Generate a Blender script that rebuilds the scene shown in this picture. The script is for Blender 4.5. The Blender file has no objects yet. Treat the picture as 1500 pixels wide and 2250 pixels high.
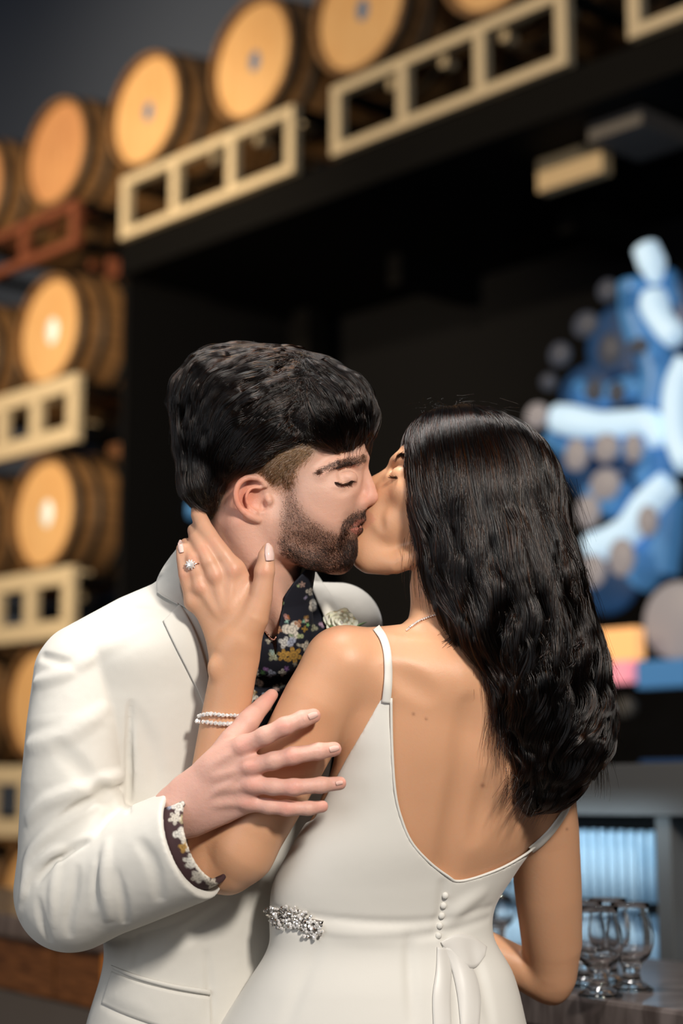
import bpy, math, random
import numpy as np
from mathutils import Matrix, Vector

# ------------------------------------------------------------------ camera, world, lights, exposure
U = 0.0005            # metres per unit at the couple (about one photo pixel there)
F = 3800.0            # focal length in photo pixels (image 1500 x 2250); also the focus distance in units
PITCH = math.atan(625.0 / F)
CAMZ = 1.30
SC = bpy.context.scene
CO = SC.collection
cam = bpy.data.cameras.new('camera'); camo = bpy.data.objects.new('camera', cam); CO.objects.link(camo)
cam.sensor_fit = 'HORIZONTAL'; cam.sensor_width = 24.0; cam.lens = 24.0 * F / 1500.0
camo.location = (0, 0, CAMZ); camo.rotation_euler = (math.pi / 2 + PITCH, 0, 0)
cam.clip_start = 0.05; cam.clip_end = 60
cam.dof.use_dof = True; cam.dof.focus_distance = 1.885; cam.dof.aperture_fstop = 2.75; cam.dof.aperture_blades = 0
SC.camera = camo
SC.view_settings.view_transform = 'Standard'; SC.view_settings.look = 'None'
SC.view_settings.gamma = 1.0; SC.view_settings.use_curve_mapping = False
SC.view_settings.exposure = 0.16
world = bpy.data.worlds.new('world'); SC.world = world; world.use_nodes = True
world.node_tree.nodes['Background'].inputs[0].default_value = (0.62, 0.66, 0.74, 1)
world.node_tree.nodes['Background'].inputs[1].default_value = 0.10
RX = Matrix.Rotation(PITCH, 3, 'X')
RXN = np.array(RX)
CAML = np.array([0, 0, CAMZ])

def lamp(name, kind, loc, target, energy, color, size=0.5, size_y=None, spot=None):
    l = bpy.data.lights.new(name, kind); o = bpy.data.objects.new(name, l); CO.objects.link(o)
    o.location = loc; l.energy = energy; l.color = color
    if kind == 'AREA':
        l.size = size
        if size_y: l.shape = 'RECTANGLE'; l.size_y = size_y
    else: l.shadow_soft_size = size
    if spot: l.spot_size = spot; l.spot_blend = 0.6
    o.rotation_euler = (Vector(target) - Vector(loc)).to_track_quat('-Z', 'Y').to_euler()
    return o
lamp('key_lamp', 'AREA', (0.95, -0.35, 2.65), (0.0, 1.9, 1.45), 80, (1.0, 0.93, 0.845), 0.28)
lamp('fill_lamp', 'AREA', (-1.5, 0.2, 1.7), (-0.1, 1.9, 1.3), 17, (0.92, 0.95, 1.0), 1.3)
lamp('hair_lamp', 'AREA', (-0.1, 1.72, 3.05), (0.05, 1.95, 1.6), 31, (1.0, 0.96, 0.92), 0.4)
lamp('bar_front_lamp', 'SPOT', (-2.6, 1.2, 2.2), (-1.3, 3.6, 0.7), 200, (1.0, 0.72, 0.45), 0.1, spot=math.radians(50))  # added warm spot to brighten the bar front, no fixture there
lamp('barrel_lamp', 'SPOT', (-3.2, 4.2, 3.4), (-1.6, 8.8, 2.9), 820, (1.0, 0.77, 0.50), 0.12, spot=math.radians(75))
lamp('barrel_lamp', 'SPOT', (-4.0, 3.6, 4.6), (0.3, 7.0, 4.5), 800, (1.0, 0.77, 0.50), 0.12, spot=math.radians(80))

# ------------------------------------------------------------------ coordinates
def K(px, py, w=0.0):
    f = (F + w) / F
    return np.array([(px - 750.0) * f, w, (1125.0 - py) * f])
def KK(pts):
    return np.array([K(*p) for p in pts], dtype=np.float64)
def toworld(v):
    v = np.asarray(v, dtype=np.float64) + np.array([0, F, 0])
    return (v * U) @ RXN.T + CAML
def topx(v):
    f = (F + v[:, 1]) / F
    return v[:, 0] / f + 750.0, 1125.0 - v[:, 2] / f
def ray(px, py):
    return RXN @ np.array([(px - 750.0) / F, 1.0, (1125.0 - py) / F])

# ------------------------------------------------------------------ materials
def mat(name, color, rough=0.5, metal=0.0, spec=0.5, emis=None, estr=0.0, sheen=0.0, sss=0.0, trans=0.0, ior=1.45,
        bump=None, var=None, vcol=False, alpha=1.0, sssr=(1.0, 0.35, 0.18), coat=0.0):
    m = bpy.data.materials.new(name); m.use_nodes = True
    nt = m.node_tree; N = nt.nodes; L = nt.links
    b = N['Principled BSDF']
    b.inputs['Base Color'].default_value = (*color, 1); b.inputs['Roughness'].default_value = rough
    b.inputs['Metallic'].default_value = metal; b.inputs['Specular IOR Level'].default_value = spec
    b.inputs['IOR'].default_value = ior; b.inputs['Coat Weight'].default_value = coat
    if alpha < 1: b.inputs['Alpha'].default_value = alpha
    if emis: b.inputs['Emission Color'].default_value = (*emis, 1); b.inputs['Emission Strength'].default_value = estr
    if sheen: b.inputs['Sheen Weight'].default_value = sheen; b.inputs['Sheen Roughness'].default_value = 0.4
    if sss:
        b.inputs['Subsurface Weight'].default_value = sss; b.inputs['Subsurface Radius'].default_value = sssr
        b.inputs['Subsurface Scale'].default_value = 0.006
    if trans: b.inputs['Transmission Weight'].default_value = trans
    tc = N.new('ShaderNodeTexCoord')
    src = None
    if vcol:
        a = N.new('ShaderNodeAttribute'); a.attribute_name = 'col'; src = a.outputs['Color']
    if var:      # (scale, color2, amount, [stretch])
        nz = N.new('ShaderNodeTexNoise'); nz.inputs['Scale'].default_value = var[0]; nz.inputs['Detail'].default_value = 5
        if len(var) > 3:
            mp = N.new('ShaderNodeMapping'); mp.inputs['Scale'].default_value = var[3]
            L.new(tc.outputs['Object'], mp.inputs['Vector']); L.new(mp.outputs[0], nz.inputs['Vector'])
        else: L.new(tc.outputs['Object'], nz.inputs['Vector'])
        rp = N.new('ShaderNodeMapRange'); rp.inputs[1].default_value = 0.35; rp.inputs[2].default_value = 0.65
        rp.inputs[3].default_value = 0.0; rp.inputs[4].default_value = var[2]
        L.new(nz.outputs['Fac'], rp.inputs[0])
        mx = N.new('ShaderNodeMix'); mx.data_type = 'RGBA'
        L.new(rp.outputs[0], mx.inputs[0])
        if src: L.new(src, mx.inputs[6])
        else: mx.inputs[6].default_value = (*color, 1)
        mx.inputs[7].default_value = (*var[1], 1)
        src = mx.outputs[2]
    if src: L.new(src, b.inputs['Base Color'])
    if bump:     # list of (scale, strength, distance)
        prev = None
        for sc_, st, di in bump:
            nz = N.new('ShaderNodeTexNoise'); nz.inputs['Scale'].default_value = sc_; nz.inputs['Detail'].default_value = 3
            L.new(tc.outputs['Object'], nz.inputs['Vector'])
            bp = N.new('ShaderNodeBump'); bp.inputs['Strength'].default_value = st; bp.inputs['Distance'].default_value = di
            L.new(nz.outputs['Fac'], bp.inputs['Height'])
            if prev: L.new(prev.outputs[0], bp.inputs['Normal'])
            prev = bp
        L.new(prev.outputs[0], b.inputs['Normal'])
    return m

def hairmat(name, melanin, rough=0.28, red=0.3):
    m = bpy.data.materials.new(name); m.use_nodes = True
    nt = m.node_tree; nt.nodes.clear()
    o = nt.nodes.new('ShaderNodeOutputMaterial'); h = nt.nodes.new('ShaderNodeBsdfHairPrincipled')
    h.parametrization = 'MELANIN'
    h.inputs['Melanin'].default_value = melanin; h.inputs['Melanin Redness'].default_value = 0.12
    h.inputs['Roughness'].default_value = rough; h.inputs['Radial Roughness'].default_value = 0.4
    h.inputs['IOR'].default_value = 1.45; h.inputs['Random Roughness'].default_value = 0.3; h.inputs['Random Color'].default_value = 0.35
    nt.links.new(h.outputs[0], o.inputs[0])
    return m

M = {}
M['skin_man'] = mat('man_skin', (0.62, 0.36, 0.27), 0.48, spec=0.35, sss=0.35, vcol=True, bump=[(1100, 0.35, 0.0006), (260, 0.25, 0.0015)])
M['skin_woman'] = mat('woman_skin', (0.58, 0.32, 0.19), 0.42, spec=0.38, sss=0.35, vcol=True, bump=[(1300, 0.28, 0.0005), (300, 0.12, 0.001)])
M['nail_man'] = mat('bare_nail', (0.66, 0.42, 0.36), 0.3)
M['nail'] = mat('nail_polish', (0.74, 0.52, 0.46), 0.22, coat=0.3)
M['suit'] = mat('ivory_suiting', (0.62, 0.595, 0.54), 0.85, spec=0.15, sheen=0.25, bump=[(2200, 0.25, 0.0006), (14, 0.25, 0.012)])
M['satin'] = mat('ivory_crepe', (0.69, 0.665, 0.61), 0.6, spec=0.25, sheen=0.2, bump=[(1500, 0.10, 0.0005), (10, 0.15, 0.01)])
M['organza'] = mat('sheer_sash', (0.82, 0.79, 0.74), 0.4, alpha=0.75)
M['shirt'] = mat('floral_print_cotton', (0.012, 0.012, 0.016), 0.75, spec=0.2, vcol=True, bump=[(1800, 0.2, 0.0004)])
M['hair_man'] = hairmat('black_brown_hair', 0.985, 0.2)
M['hair_grey'] = hairmat('greying_hair', 0.42, 0.4)
M['beard'] = hairmat('beard_hair', 0.88, 0.35)
M['hair_woman'] = hairmat('dark_brown_hair', 0.97, 0.17)
M['hair_core'] = mat('hair_mass', (0.008, 0.0065, 0.005), 0.7, spec=0.2)
M['crystal'] = mat('crystal', (0.98, 0.95, 0.92), 0.07, metal=0.45, spec=1.0, coat=1.0)
M['rose_gold'] = mat('rose_gold', (0.75, 0.42, 0.32), 0.2, metal=1.0)
M['silver'] = mat('silver', (0.75, 0.72, 0.68), 0.2, metal=1.0)
M['petal'] = mat('cream_petal', (0.85, 0.82, 0.68), 0.6, sss=0.2)
M['leafy'] = mat('leaf_green', (0.10, 0.16, 0.06), 0.6)
M['glass'] = mat('clear_glass', (1, 1, 1), 0.0, trans=1.0, ior=1.48)
M['bar_wood'] = mat('bar_wood', (0.06, 0.045, 0.04), 0.3, spec=0.5, var=(9, (0.17, 0.14, 0.13), 0.85, (1, 5, 1)), coat=0.3)
M['bar_front'] = mat('bar_front_wood', (0.22, 0.095, 0.035), 0.4, var=(12, (0.05, 0.02, 0.008), 0.8, (1, 1, 12)))
M['oak_head'] = mat('oak_barrel_head', (0.62, 0.39, 0.18), 0.6, var=(5, (0.56, 0.32, 0.13), 0.7, (1, 8, 1)))
M['oak_head_dull'] = mat('oak_barrel_head_dull', (0.52, 0.27, 0.12), 0.6, var=(5, (0.42, 0.2, 0.09), 0.7, (1, 8, 1)))
M['oak_body'] = mat('oak_barrel_staves', (0.20, 0.105, 0.04), 0.65, var=(6, (0.11, 0.055, 0.02), 0.7))
M['hoop'] = mat('barrel_hoop', (0.03, 0.03, 0.028), 0.5, metal=0.6)
M['stamp'] = mat('blue_stamp', (0.10, 0.17, 0.30), 0.6)
M['stamp_pale'] = mat('pale_stamp', (0.80, 0.92, 1.0), 0.35)  # pale colour paints the bluish reflection on these stamps
M['rack_steel'] = mat('beige_rack_paint', (0.50, 0.42, 0.29), 0.55)
M['rust'] = mat('rust_rack_paint', (0.15, 0.045, 0.02), 0.6)
M['black_steel'] = mat('black_steel', (0.0022, 0.0022, 0.0024), 0.7, spec=0.08)
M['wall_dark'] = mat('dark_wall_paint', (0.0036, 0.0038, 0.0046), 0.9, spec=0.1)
M['wall_blue'] = mat('slate_wall_paint', (0.065, 0.085, 0.13), 0.9)
M['floor'] = mat('dark_concrete', (0.04, 0.035, 0.03), 0.5, var=(3, (0.06, 0.05, 0.045), 0.8))
M['grey'] = mat('grey_laminate', (0.07, 0.068, 0.065), 0.6)
M['flute'] = mat('blue_lit_flute', (0.50, 0.68, 0.80), 0.3, emis=(0.16, 0.36, 0.60), estr=0.2)
M['neon_white'] = mat('sign_white_blue', (0.5, 0.7, 0.9), 0.4, emis=(0.46, 0.62, 0.76), estr=0.66)
M['neon_blue'] = mat('sign_blue', (0.05, 0.2, 0.5), 0.4, emis=(0.06, 0.17, 0.32), estr=0.42)
M['neon_deep'] = mat('sign_deep_blue', (0.01, 0.05, 0.16), 0.4, emis=(0.006, 0.022, 0.055), estr=0.6)
M['sign_grey'] = mat('sign_grey', (0.20, 0.19, 0.20), 0.5, emis=(0.30, 0.27, 0.28), estr=0.5)
M['sign_dim'] = mat('sign_dim_grey', (0.03, 0.03, 0.04), 0.5, emis=(0.05, 0.06, 0.08), estr=0.5)
M['orange_lit'] = mat('orange_light_panel', (0.9, 0.45, 0.15), 0.4, emis=(0.95, 0.48, 0.2), estr=0.7)
M['pink_lit'] = mat('pink_light_panel', (0.9, 0.3, 0.3), 0.4, emis=(0.8, 0.3, 0.42), estr=0.6)
M['cream_box'] = mat('cream_panel', (0.55, 0.42, 0.25), 0.6)
M['grey_box'] = mat('grey_panel', (0.09, 0.085, 0.085), 0.6)
M['brown_panel'] = mat('brown_brick', (0.16, 0.07, 0.03), 0.8, var=(12, (0.30, 0.13, 0.05), 0.8))
M['orange_post'] = mat('orange_wood_post', (0.45, 0.17, 0.03), 0.6)

# ------------------------------------------------------------------ object helpers
def tag(o, label=None, cat=None, group=None, kind=None):
    if label: o['label'] = label
    if cat: o['category'] = cat
    if group: o['group'] = group
    if kind: o['kind'] = kind
    return o
def mobj(name, verts, faces, m, parent=None, base=(0, 0, 0), smooth=True, cols=None):
    """verts are in world metres; base is the world origin of the thing they belong to"""
    me = bpy.data.meshes.new(name)
    v = np.asarray(verts, dtype=np.float64) - np.asarray(base)
    me.from_pydata(v.tolist() if len(v) < 2000 else v, [], faces)
    me.polygons.foreach_set('use_smooth', np.full(len(me.polygons), smooth))
    if m: me.materials.append(m)
    if cols is not None:
        a = me.color_attributes.new('col', 'FLOAT_COLOR', 'POINT')
        a.data.foreach_set('color', np.concatenate([cols, np.ones((len(cols), 1))], 1).astype(np.float32).ravel())
    me.update()
    o = bpy.data.objects.new(name, me); CO.objects.link(o)
    if parent: o.parent = parent
    else: o.location = base
    return o
def empty(name, loc):
    o = bpy.data.objects.new(name, None); CO.objects.link(o); o.location = loc
    o.empty_display_size = 0.05
    return o

# ------------------------------------------------------------------ signed distance sculpting
def smin(a, b, k):
    if k <= 0: return np.minimum(a, b)
    h = np.maximum(k - np.abs(a - b), 0) / k
    return np.minimum(a, b) - h * h * (k * 0.25)
def smax(a, b, k): return -smin(-a, -b, k)
class Field:
    def __init__(s, xs, ys, zs):
        s.x = np.asarray(xs, np.float32); s.y = np.asarray(ys, np.float32); s.z = np.asarray(zs, np.float32)
        s.D = np.full((len(s.x), len(s.y), len(s.z)), 60.0, np.float32)
    def like(s):
        return Field(s.x, s.y, s.z)
    def box(s, lo, hi):
        r = []
        for ax, l, h in zip((s.x, s.y, s.z), lo, hi):
            i = max(0, int(np.searchsorted(ax, l)) - 1); j = min(len(ax), int(np.searchsorted(ax, h)) + 1)
            if j <= i: return None
            r.append(slice(i, j))
        return tuple(r)
    def grid(s, b):
        return s.x[b[0]][:, None, None], s.y[b[1]][None, :, None], s.z[b[2]][None, None, :]
    def put(s, b, d, mode, k):
        if mode == 'u': s.D[b] = smin(s.D[b], d, k)
        elif mode == 's': s.D[b] = smax(s.D[b], -d, k)
        elif mode == 'i': s.D[b] = smax(s.D[b], d, k)
    def ell(s, c, r, k=10, mode='u', rot=None):
        """ellipsoid; c = (px, py, w); r = (rx, rw, rz); rot = degrees in the image plane (counter-clockwise)"""
        c = K(*c); R = max(r) + k + 14
        b = s.box(c - R, c + R)
        if b is None: return
        X, Y, Z = s.grid(b); X = X - np.float32(c[0]); Y = Y - np.float32(c[1]); Z = Z - np.float32(c[2])
        if rot:
            a = math.radians(rot); ca, sa = math.cos(a), math.sin(a)
            X, Z = X * ca + Z * sa, -X * sa + Z * ca
        X, Y, Z = X / r[0], Y / r[1], Z / r[2]
        k0 = np.sqrt(X * X + Y * Y + Z * Z)
        k1 = np.sqrt((X / r[0]) ** 2 + (Y / r[1]) ** 2 + (Z / r[2]) ** 2) + 1e-6
        s.put(b, k0 * (k0 - 1) / k1, mode, k)
    def limb(s, pts, rad, k=10, mode='u', flat=1.0, world=False):
        """tapering chain; flat < 1 thins it in depth"""
        P = np.asarray(pts, float) if world else KK(pts)
        T = None
        lo = (P - np.max(rad)).min(0) - k - 14; hi = (P + np.max(rad)).max(0) + k + 14
        b0 = s.box(lo, hi)
        if b0 is None: return
        Dt = np.full(s.D[b0].shape, 80.0, np.float32)
        off = [q.start for q in b0]
        for i in range(len(P) - 1):
            a, c = P[i], P[i + 1]; ra, rb = rad[i], rad[i + 1]
            m = max(ra, rb) + k + 14
            b = s.box(np.minimum(a, c) - m, np.maximum(a, c) + m)
            if b is None: continue
            X, Y, Z = s.grid(b)
            d = (c - a).astype(np.float32); X = X - np.float32(a[0]); Y = Y - np.float32(a[1]); Z = Z - np.float32(a[2])
            t = np.clip((X * d[0] + Y * d[1] + Z * d[2]) / np.float32(d @ d + 1e-6), 0, 1)
            dy = (Y - t * d[1]) / flat
            q = np.sqrt((X - t * d[0]) ** 2 + dy * dy + (Z - t * d[2]) ** 2) - (ra + (rb - ra) * t)
            if flat < 1: q = q * (0.5 + flat * 0.5)
            sl = tuple(slice(u.start - o, u.stop - o) for u, o in zip(b, off))
            Dt[sl] = np.minimum(Dt[sl], q)
        s.put(b0, Dt, mode, k)
    def loft(s, lv, k=10, mode='u', n=2.2):
        """stack of ellipses: (py, px, w, half width, half depth, turn in degrees)"""
        lv = sorted(lv, key=lambda q: -q[0])
        zz = np.array([K(q[1], q[0], q[2])[2] for q in lv]); xx = np.array([K(q[1], q[0], q[2])[0] for q in lv])
        o = np.argsort(zz); zz = zz[o]
        col = lambda j: np.array([q[j] for q in lv], float)[o]
        xx = xx[o]; R = max(max(q[3] for q in lv), max(q[4] for q in lv)) + k + 14
        b = s.box((xx.min() - R, col(2).min() - R, zz[0] - k - 14), (xx.max() + R, col(2).max() + R, zz[-1] + k + 14))
        Z1 = s.z[b[2]]
        def sm(v):   # smooth interpolation
            i = np.clip(np.searchsorted(zz, Z1) - 1, 0, len(zz) - 2); t = np.clip((Z1 - zz[i]) / (zz[i + 1] - zz[i]), 0, 1)
            mm = np.gradient(v, zz); h = zz[i + 1] - zz[i]
            return ((2*t**3-3*t**2+1)*v[i] + (t**3-2*t**2+t)*h*mm[i] + (-2*t**3+3*t**2)*v[i+1] + (t**3-t**2)*h*mm[i+1]).astype(np.float32)
        cx, cw, A, B, T = sm(xx), sm(col(2)), sm(col(3)), sm(col(4)), np.radians(sm(col(5)))
        X, Y, Z = s.grid(b)
        X = X - cx; Y = Y - cw; ca, sa = np.cos(T), np.sin(T)
        p = np.abs(X * ca + Y * sa) / A; q = np.abs(-X * sa + Y * ca) / B
        r = (p ** n + q ** n) ** np.float32(1.0 / n) + 1e-4
        d = (r - 1) * np.sqrt(X * X + Y * Y) / r
        d = smax(d, np.broadcast_to(Z - zz[-1], d.shape), 20); d = smax(d, np.broadcast_to(zz[0] - Z, d.shape), 4)
        s.put(b, d, mode, k)
    def poly2(s, pts, w):
        """signed distance to a polygon given in photo pixels at depth w, over the (x, z) grid"""
        P = KK([(p[0], p[1], w) for p in pts])[:, [0, 2]].astype(np.float32)
        X = s.x[:, None]; Z = s.z[None, :]
        d = np.full((len(s.x), len(s.z)), 1e12, np.float32); ins = np.zeros(d.shape, bool)
        n = len(P)
        for i in range(n):
            a, c = P[i], P[(i + 1) % n]; e = c - a
            wx = X - a[0]; wz = Z - a[1]
            t = np.clip((wx * e[0] + wz * e[1]) / (e @ e + 1e-9), 0, 1)
            d = np.minimum(d, (wx - e[0] * t) ** 2 + (wz - e[1] * t) ** 2)
            cr = ((a[1] > Z) != (c[1] > Z)) & (X < (c[0] - a[0]) * (Z - a[1]) / (c[1] - a[1] + 1e-9) + a[0])
            ins ^= cr
        d = np.sqrt(d); d[ins] *= -1
        return d
    def prism(s, pts, w, hw, k=10, mode='u', rnd=6):
        d2 = s.poly2(pts, w)[:, None, :] + rnd
        dy = (np.abs(s.y - w) - hw + rnd)[None, :, None]
        d = np.sqrt(np.maximum(d2, 0) ** 2 + np.maximum(dy, 0) ** 2) + np.minimum(np.maximum(d2, dy), 0) - rnd
        s.put((slice(None),) * 3, d, mode, k)
    def clip(s, pts, w, k=10, inside=True, wr=None):
        d2 = np.broadcast_to(s.poly2(pts, w)[:, None, :], s.D.shape)
        b = (slice(None),) * 3
        if wr:
            j0, j1 = np.searchsorted(s.y, wr[0]), np.searchsorted(s.y, wr[1]); b = (slice(None), slice(j0, j1), slice(None)); d2 = d2[b]
        s.put(b, d2 if inside else -d2, 'i', k)
    def raycut(s, pts, k=6, inside=True, wmax=None):
        """cut along an outline given in photo pixels, the cut walls running away from the front"""
        d0 = s.poly2(pts, 0.0)
        for j, w in enumerate(s.y):
            if wmax is not None and w > wmax: break
            f_ = (F + float(w)) / F
            def ix(ax, v):
                i = np.clip(np.searchsorted(ax, v) - 1, 0, len(ax) - 2); return i, np.clip((v - ax[i]) / (ax[i+1] - ax[i]), 0, 1)
            i, a = ix(s.x, s.x / f_); q, b = ix(s.z, s.z / f_)
            dx = d0[i] * (1 - a)[:, None] + d0[i + 1] * a[:, None]
            d = dx[:, q] * (1 - b) + dx[:, q + 1] * b
            s.D[:, j] = smax(s.D[:, j], d if inside else -d, k)
    def plane(s, p, n, k=4):
        n = np.asarray(n, float); n /= np.linalg.norm(n); X, Y, Z = s.grid((slice(None),) * 3)
        s.D = smax(s.D, ((X - p[0]) * n[0] + (Y - p[1]) * n[1] + (Z - p[2]) * n[2]).astype(np.float32), k)
    def sample(s, P):
        idx = []; fr = []
        for ax, v in zip((s.x, s.y, s.z), P.T):
            i = np.clip(np.searchsorted(ax, v) - 1, 0, len(ax) - 2); idx.append(i)
            fr.append(np.clip((v - ax[i]) / (ax[i + 1] - ax[i]), 0, 1))
        i, j, k = idx; a, b, c = fr; D = s.D
        r = 0
        for di in (0, 1):
            for dj in (0, 1):
                for dk in (0, 1):
                    r = r + D[i + di, j + dj, k + dk] * (a if di else 1 - a) * (b if dj else 1 - b) * (c if dk else 1 - c)
        return r
    def grad(s, P, e=4.0):
        g = np.stack([s.sample(P + np.eye(3)[q] * e) - s.sample(P - np.eye(3)[q] * e) for q in range(3)], 1)
        return g / (np.linalg.norm(g, axis=1, keepdims=True) + 1e-9)
    def depth(s, px, py, off=0.0):
        """first surface met from the front at a photo pixel"""
        px = np.atleast_1d(np.asarray(px, float)); py = np.atleast_1d(np.asarray(py, float))
        ws = np.arange(s.y[0] + 1, s.y[-1] - 1, 4.0); out = np.full(len(px), np.nan); prev = None
        for w in ws:
            f = (F + w) / F
            d = s.sample(np.stack([(px - 750) * f, np.full(len(px), w), (1125 - py) * f], 1)) - off
            if prev is not None:
                hit = np.isnan(out) & (d < 0)
                out[hit] = w - 4 * (-d[hit]) / (prev[hit] - d[hit] + 1e-6)
            prev = d
        return out
    def groove(s, pts, r, depth, k=10, rs=None, ridge=False):
        """a fold pressed into (or raised on) the surface that faces the camera; pts in photo pixels"""
        P = np.array(pts, float); t = np.linspace(0, len(P) - 1, 7 * (len(P) - 1) + 1); i = np.minimum(t.astype(int), len(P) - 2); f = (t - i)[:, None]
        Q = catmull(P, t)
        w = s.depth(Q[:, 0], Q[:, 1]); ok = ~np.isnan(w)
        if ok.sum() < 3: return
        Q = Q[ok]; w = w[ok]; n = len(w)
        taper = np.sin(np.linspace(0.06, 0.97, n) * math.pi) ** 0.8
        R = r * (0.5 + 0.5 * taper); dp = depth * taper - (1 - taper) * k * 0.5
        if ridge: s.limb(np.stack([K(a, b_, c + rr - d_) for a, b_, c, rr, d_ in zip(Q[:, 0], Q[:, 1], w, R, dp)]), R, k, 'u', world=True)
        else: s.limb(np.stack([K(a, b_, c - rr + d_) for a, b_, c, rr, d_ in zip(Q[:, 0], Q[:, 1], w, R, dp)]), R, k, 's', world=True)
    def mesh(s, smooth=2):
        D = s.D; nx, ny, nz = D.shape
        S = D < 0
        c = S[:-1, :-1, :-1].astype(np.uint8)
        for a, b, d in ((1,0,0),(0,1,0),(1,1,0),(0,0,1),(1,0,1),(0,1,1),(1,1,1)):
            c = c + S[a:nx-1+a, b:ny-1+b, d:nz-1+d]
        act = (c > 0) & (c < 8)
        I = np.argwhere(act); idx = np.full(act.shape, -1, np.int32); idx[act] = np.arange(len(I))
        cor = [(0,0,0),(1,0,0),(0,1,0),(1,1,0),(0,0,1),(1,0,1),(0,1,1),(1,1,1)]
        V = np.stack([D[I[:, 0]+a, I[:, 1]+b, I[:, 2]+d] for a, b, d in cor], 1)
        Pc = np.stack([np.stack([s.x[I[:, 0]+a], s.y[I[:, 1]+b], s.z[I[:, 2]+d]], 1) for a, b, d in cor], 1)
        acc = np.zeros((len(I), 3)); cnt = np.zeros(len(I))
        for p, q in ((0,1),(2,3),(4,5),(6,7),(0,2),(1,3),(4,6),(5,7),(0,4),(1,5),(2,6),(3,7)):
            m = (V[:, p] < 0) != (V[:, q] < 0)
            t = V[m, p] / (V[m, p] - V[m, q])
            acc[m] += Pc[m, p] + (Pc[m, q] - Pc[m, p]) * t[:, None]; cnt[m] += 1
        P = acc / cnt[:, None]
        faces = []
        for ax in range(3):
            sl0 = [slice(None)] * 3; sl1 = [slice(None)] * 3; sl0[ax] = slice(None, -1); sl1[ax] = slice(1, None)
            A, B = S[tuple(sl0)], S[tuple(sl1)]
            E = np.argwhere(A != B); u, v = [(1, 2), (2, 0), (0, 1)][ax]
            lim = act.shape
            ok = (E[:, u] > 0) & (E[:, v] > 0) & (E[:, u] < lim[u]) & (E[:, v] < lim[v])
            E = E[ok]; sg = A[tuple(E.T)]
            def cell(du, dv):
                G = E.copy(); G[:, u] -= du; G[:, v] -= dv
                return idx[tuple(G.T)]
            q = np.stack([cell(1, 1), cell(0, 1), cell(0, 0), cell(1, 0)], 1)
            q[~sg] = q[~sg][:, ::-1]
            faces.append(q)
        Fq = np.concatenate(faces); Fq = Fq[(Fq >= 0).all(1)]
        for _ in range(smooth):
            e = np.concatenate([Fq[:, [0, 1]], Fq[:, [1, 2]], Fq[:, [2, 3]], Fq[:, [3, 0]]])
            n = len(P); deg = np.bincount(e[:, 0], minlength=n) + np.bincount(e[:, 1], minlength=n)
            S3 = np.stack([np.bincount(e[:, 0], P[e[:, 1], q], n) + np.bincount(e[:, 1], P[e[:, 0], q], n) for q in range(3)], 1)
            P = P * 0.4 + 0.6 * S3 / np.maximum(deg, 1)[:, None]
        return P, Fq
def catmull(P, t):
    P = np.asarray(P, float); n = len(P); i = np.clip(t.astype(int), 0, n - 2); f = (t - i)[:, None]
    p0 = P[np.maximum(i - 1, 0)]; p1 = P[i]; p2 = P[i + 1]; p3 = P[np.minimum(i + 2, n - 1)]
    return 0.5 * (2*p1 + (p2-p0)*f + (2*p0-5*p1+4*p2-p3)*f*f + (3*p1-p0-3*p2+p3)*f**3)
def curve(P, n):
    return catmull(P, np.linspace(0, len(P) - 1, n))
def span(*seg):
    """axis from pieces (start, stop, step), in photo-pixel offsets"""
    out = []
    for a, b, h in seg: out += list(np.arange(a, b - 1e-3, h))
    return np.array(out + [seg[-1][1]])

def tube_mesh(P, R, n=10, flatdir=None, cap=True):
    P = np.asarray(P, float); m = len(P); R = np.broadcast_to(np.asarray(R, float), (m,))
    T = np.gradient(P, axis=0); T /= np.linalg.norm(T, axis=1, keepdims=True) + 1e-9
    up = np.array([0, 1.0, 0]) if abs(T[0][1]) < 0.9 else np.array([1.0, 0, 0])
    V = []
    nrm = np.cross(T[0], up); nrm /= np.linalg.norm(nrm)
    for i in range(m):
        nrm = nrm - T[i] * (nrm @ T[i]); nrm /= np.linalg.norm(nrm) + 1e-9; bi = np.cross(T[i], nrm)
        for j in range(n):
            a = 2 * math.pi * j / n; V.append(P[i] + R[i] * (nrm * math.cos(a) + bi * math.sin(a)))
    Fc = [(i*n+j, i*n+(j+1) % n, (i+1)*n+(j+1) % n, (i+1)*n+j) for i in range(m-1) for j in range(n)]
    if cap: Fc += [tuple(range(n))[::-1], tuple(range((m-1)*n, m*n))]
    return np.array(V), Fc
class Acc:
    def __init__(s): s.v = []; s.f = []; s.n = 0
    def add(s, V, Fc):
        s.v.append(np.asarray(V, float)); s.f += [tuple(int(i) + s.n for i in f) for f in Fc]; s.n += len(V); return s
    def get(s): return np.concatenate(s.v), s.f
def sphere(c, r, nu=10, nv=7, scale=(1, 1, 1), rot=None):
    V = [(0, 0, 1)]
    for i in range(1, nv):
        a = math.pi * i / nv
        for j in range(nu): b = 2*math.pi*j/nu; V.append((math.sin(a)*math.cos(b), math.sin(a)*math.sin(b), math.cos(a)))
    V.append((0, 0, -1)); V = np.array(V) * np.array(scale) * r
    if rot is not None: V = V @ np.array(rot).T
    Fc = [(0, 1+j, 1+(j+1) % nu) for j in range(nu)]
    for i in range(nv-2): Fc += [(1+i*nu+j, 1+(i+1)*nu+j, 1+(i+1)*nu+(j+1) % nu, 1+i*nu+(j+1) % nu) for j in range(nu)]
    o = 1+(nv-2)*nu; Fc += [(o+j, len(V)-1, o+(j+1) % nu) for j in range(nu)]
    return V + np.asarray(c), Fc
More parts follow.
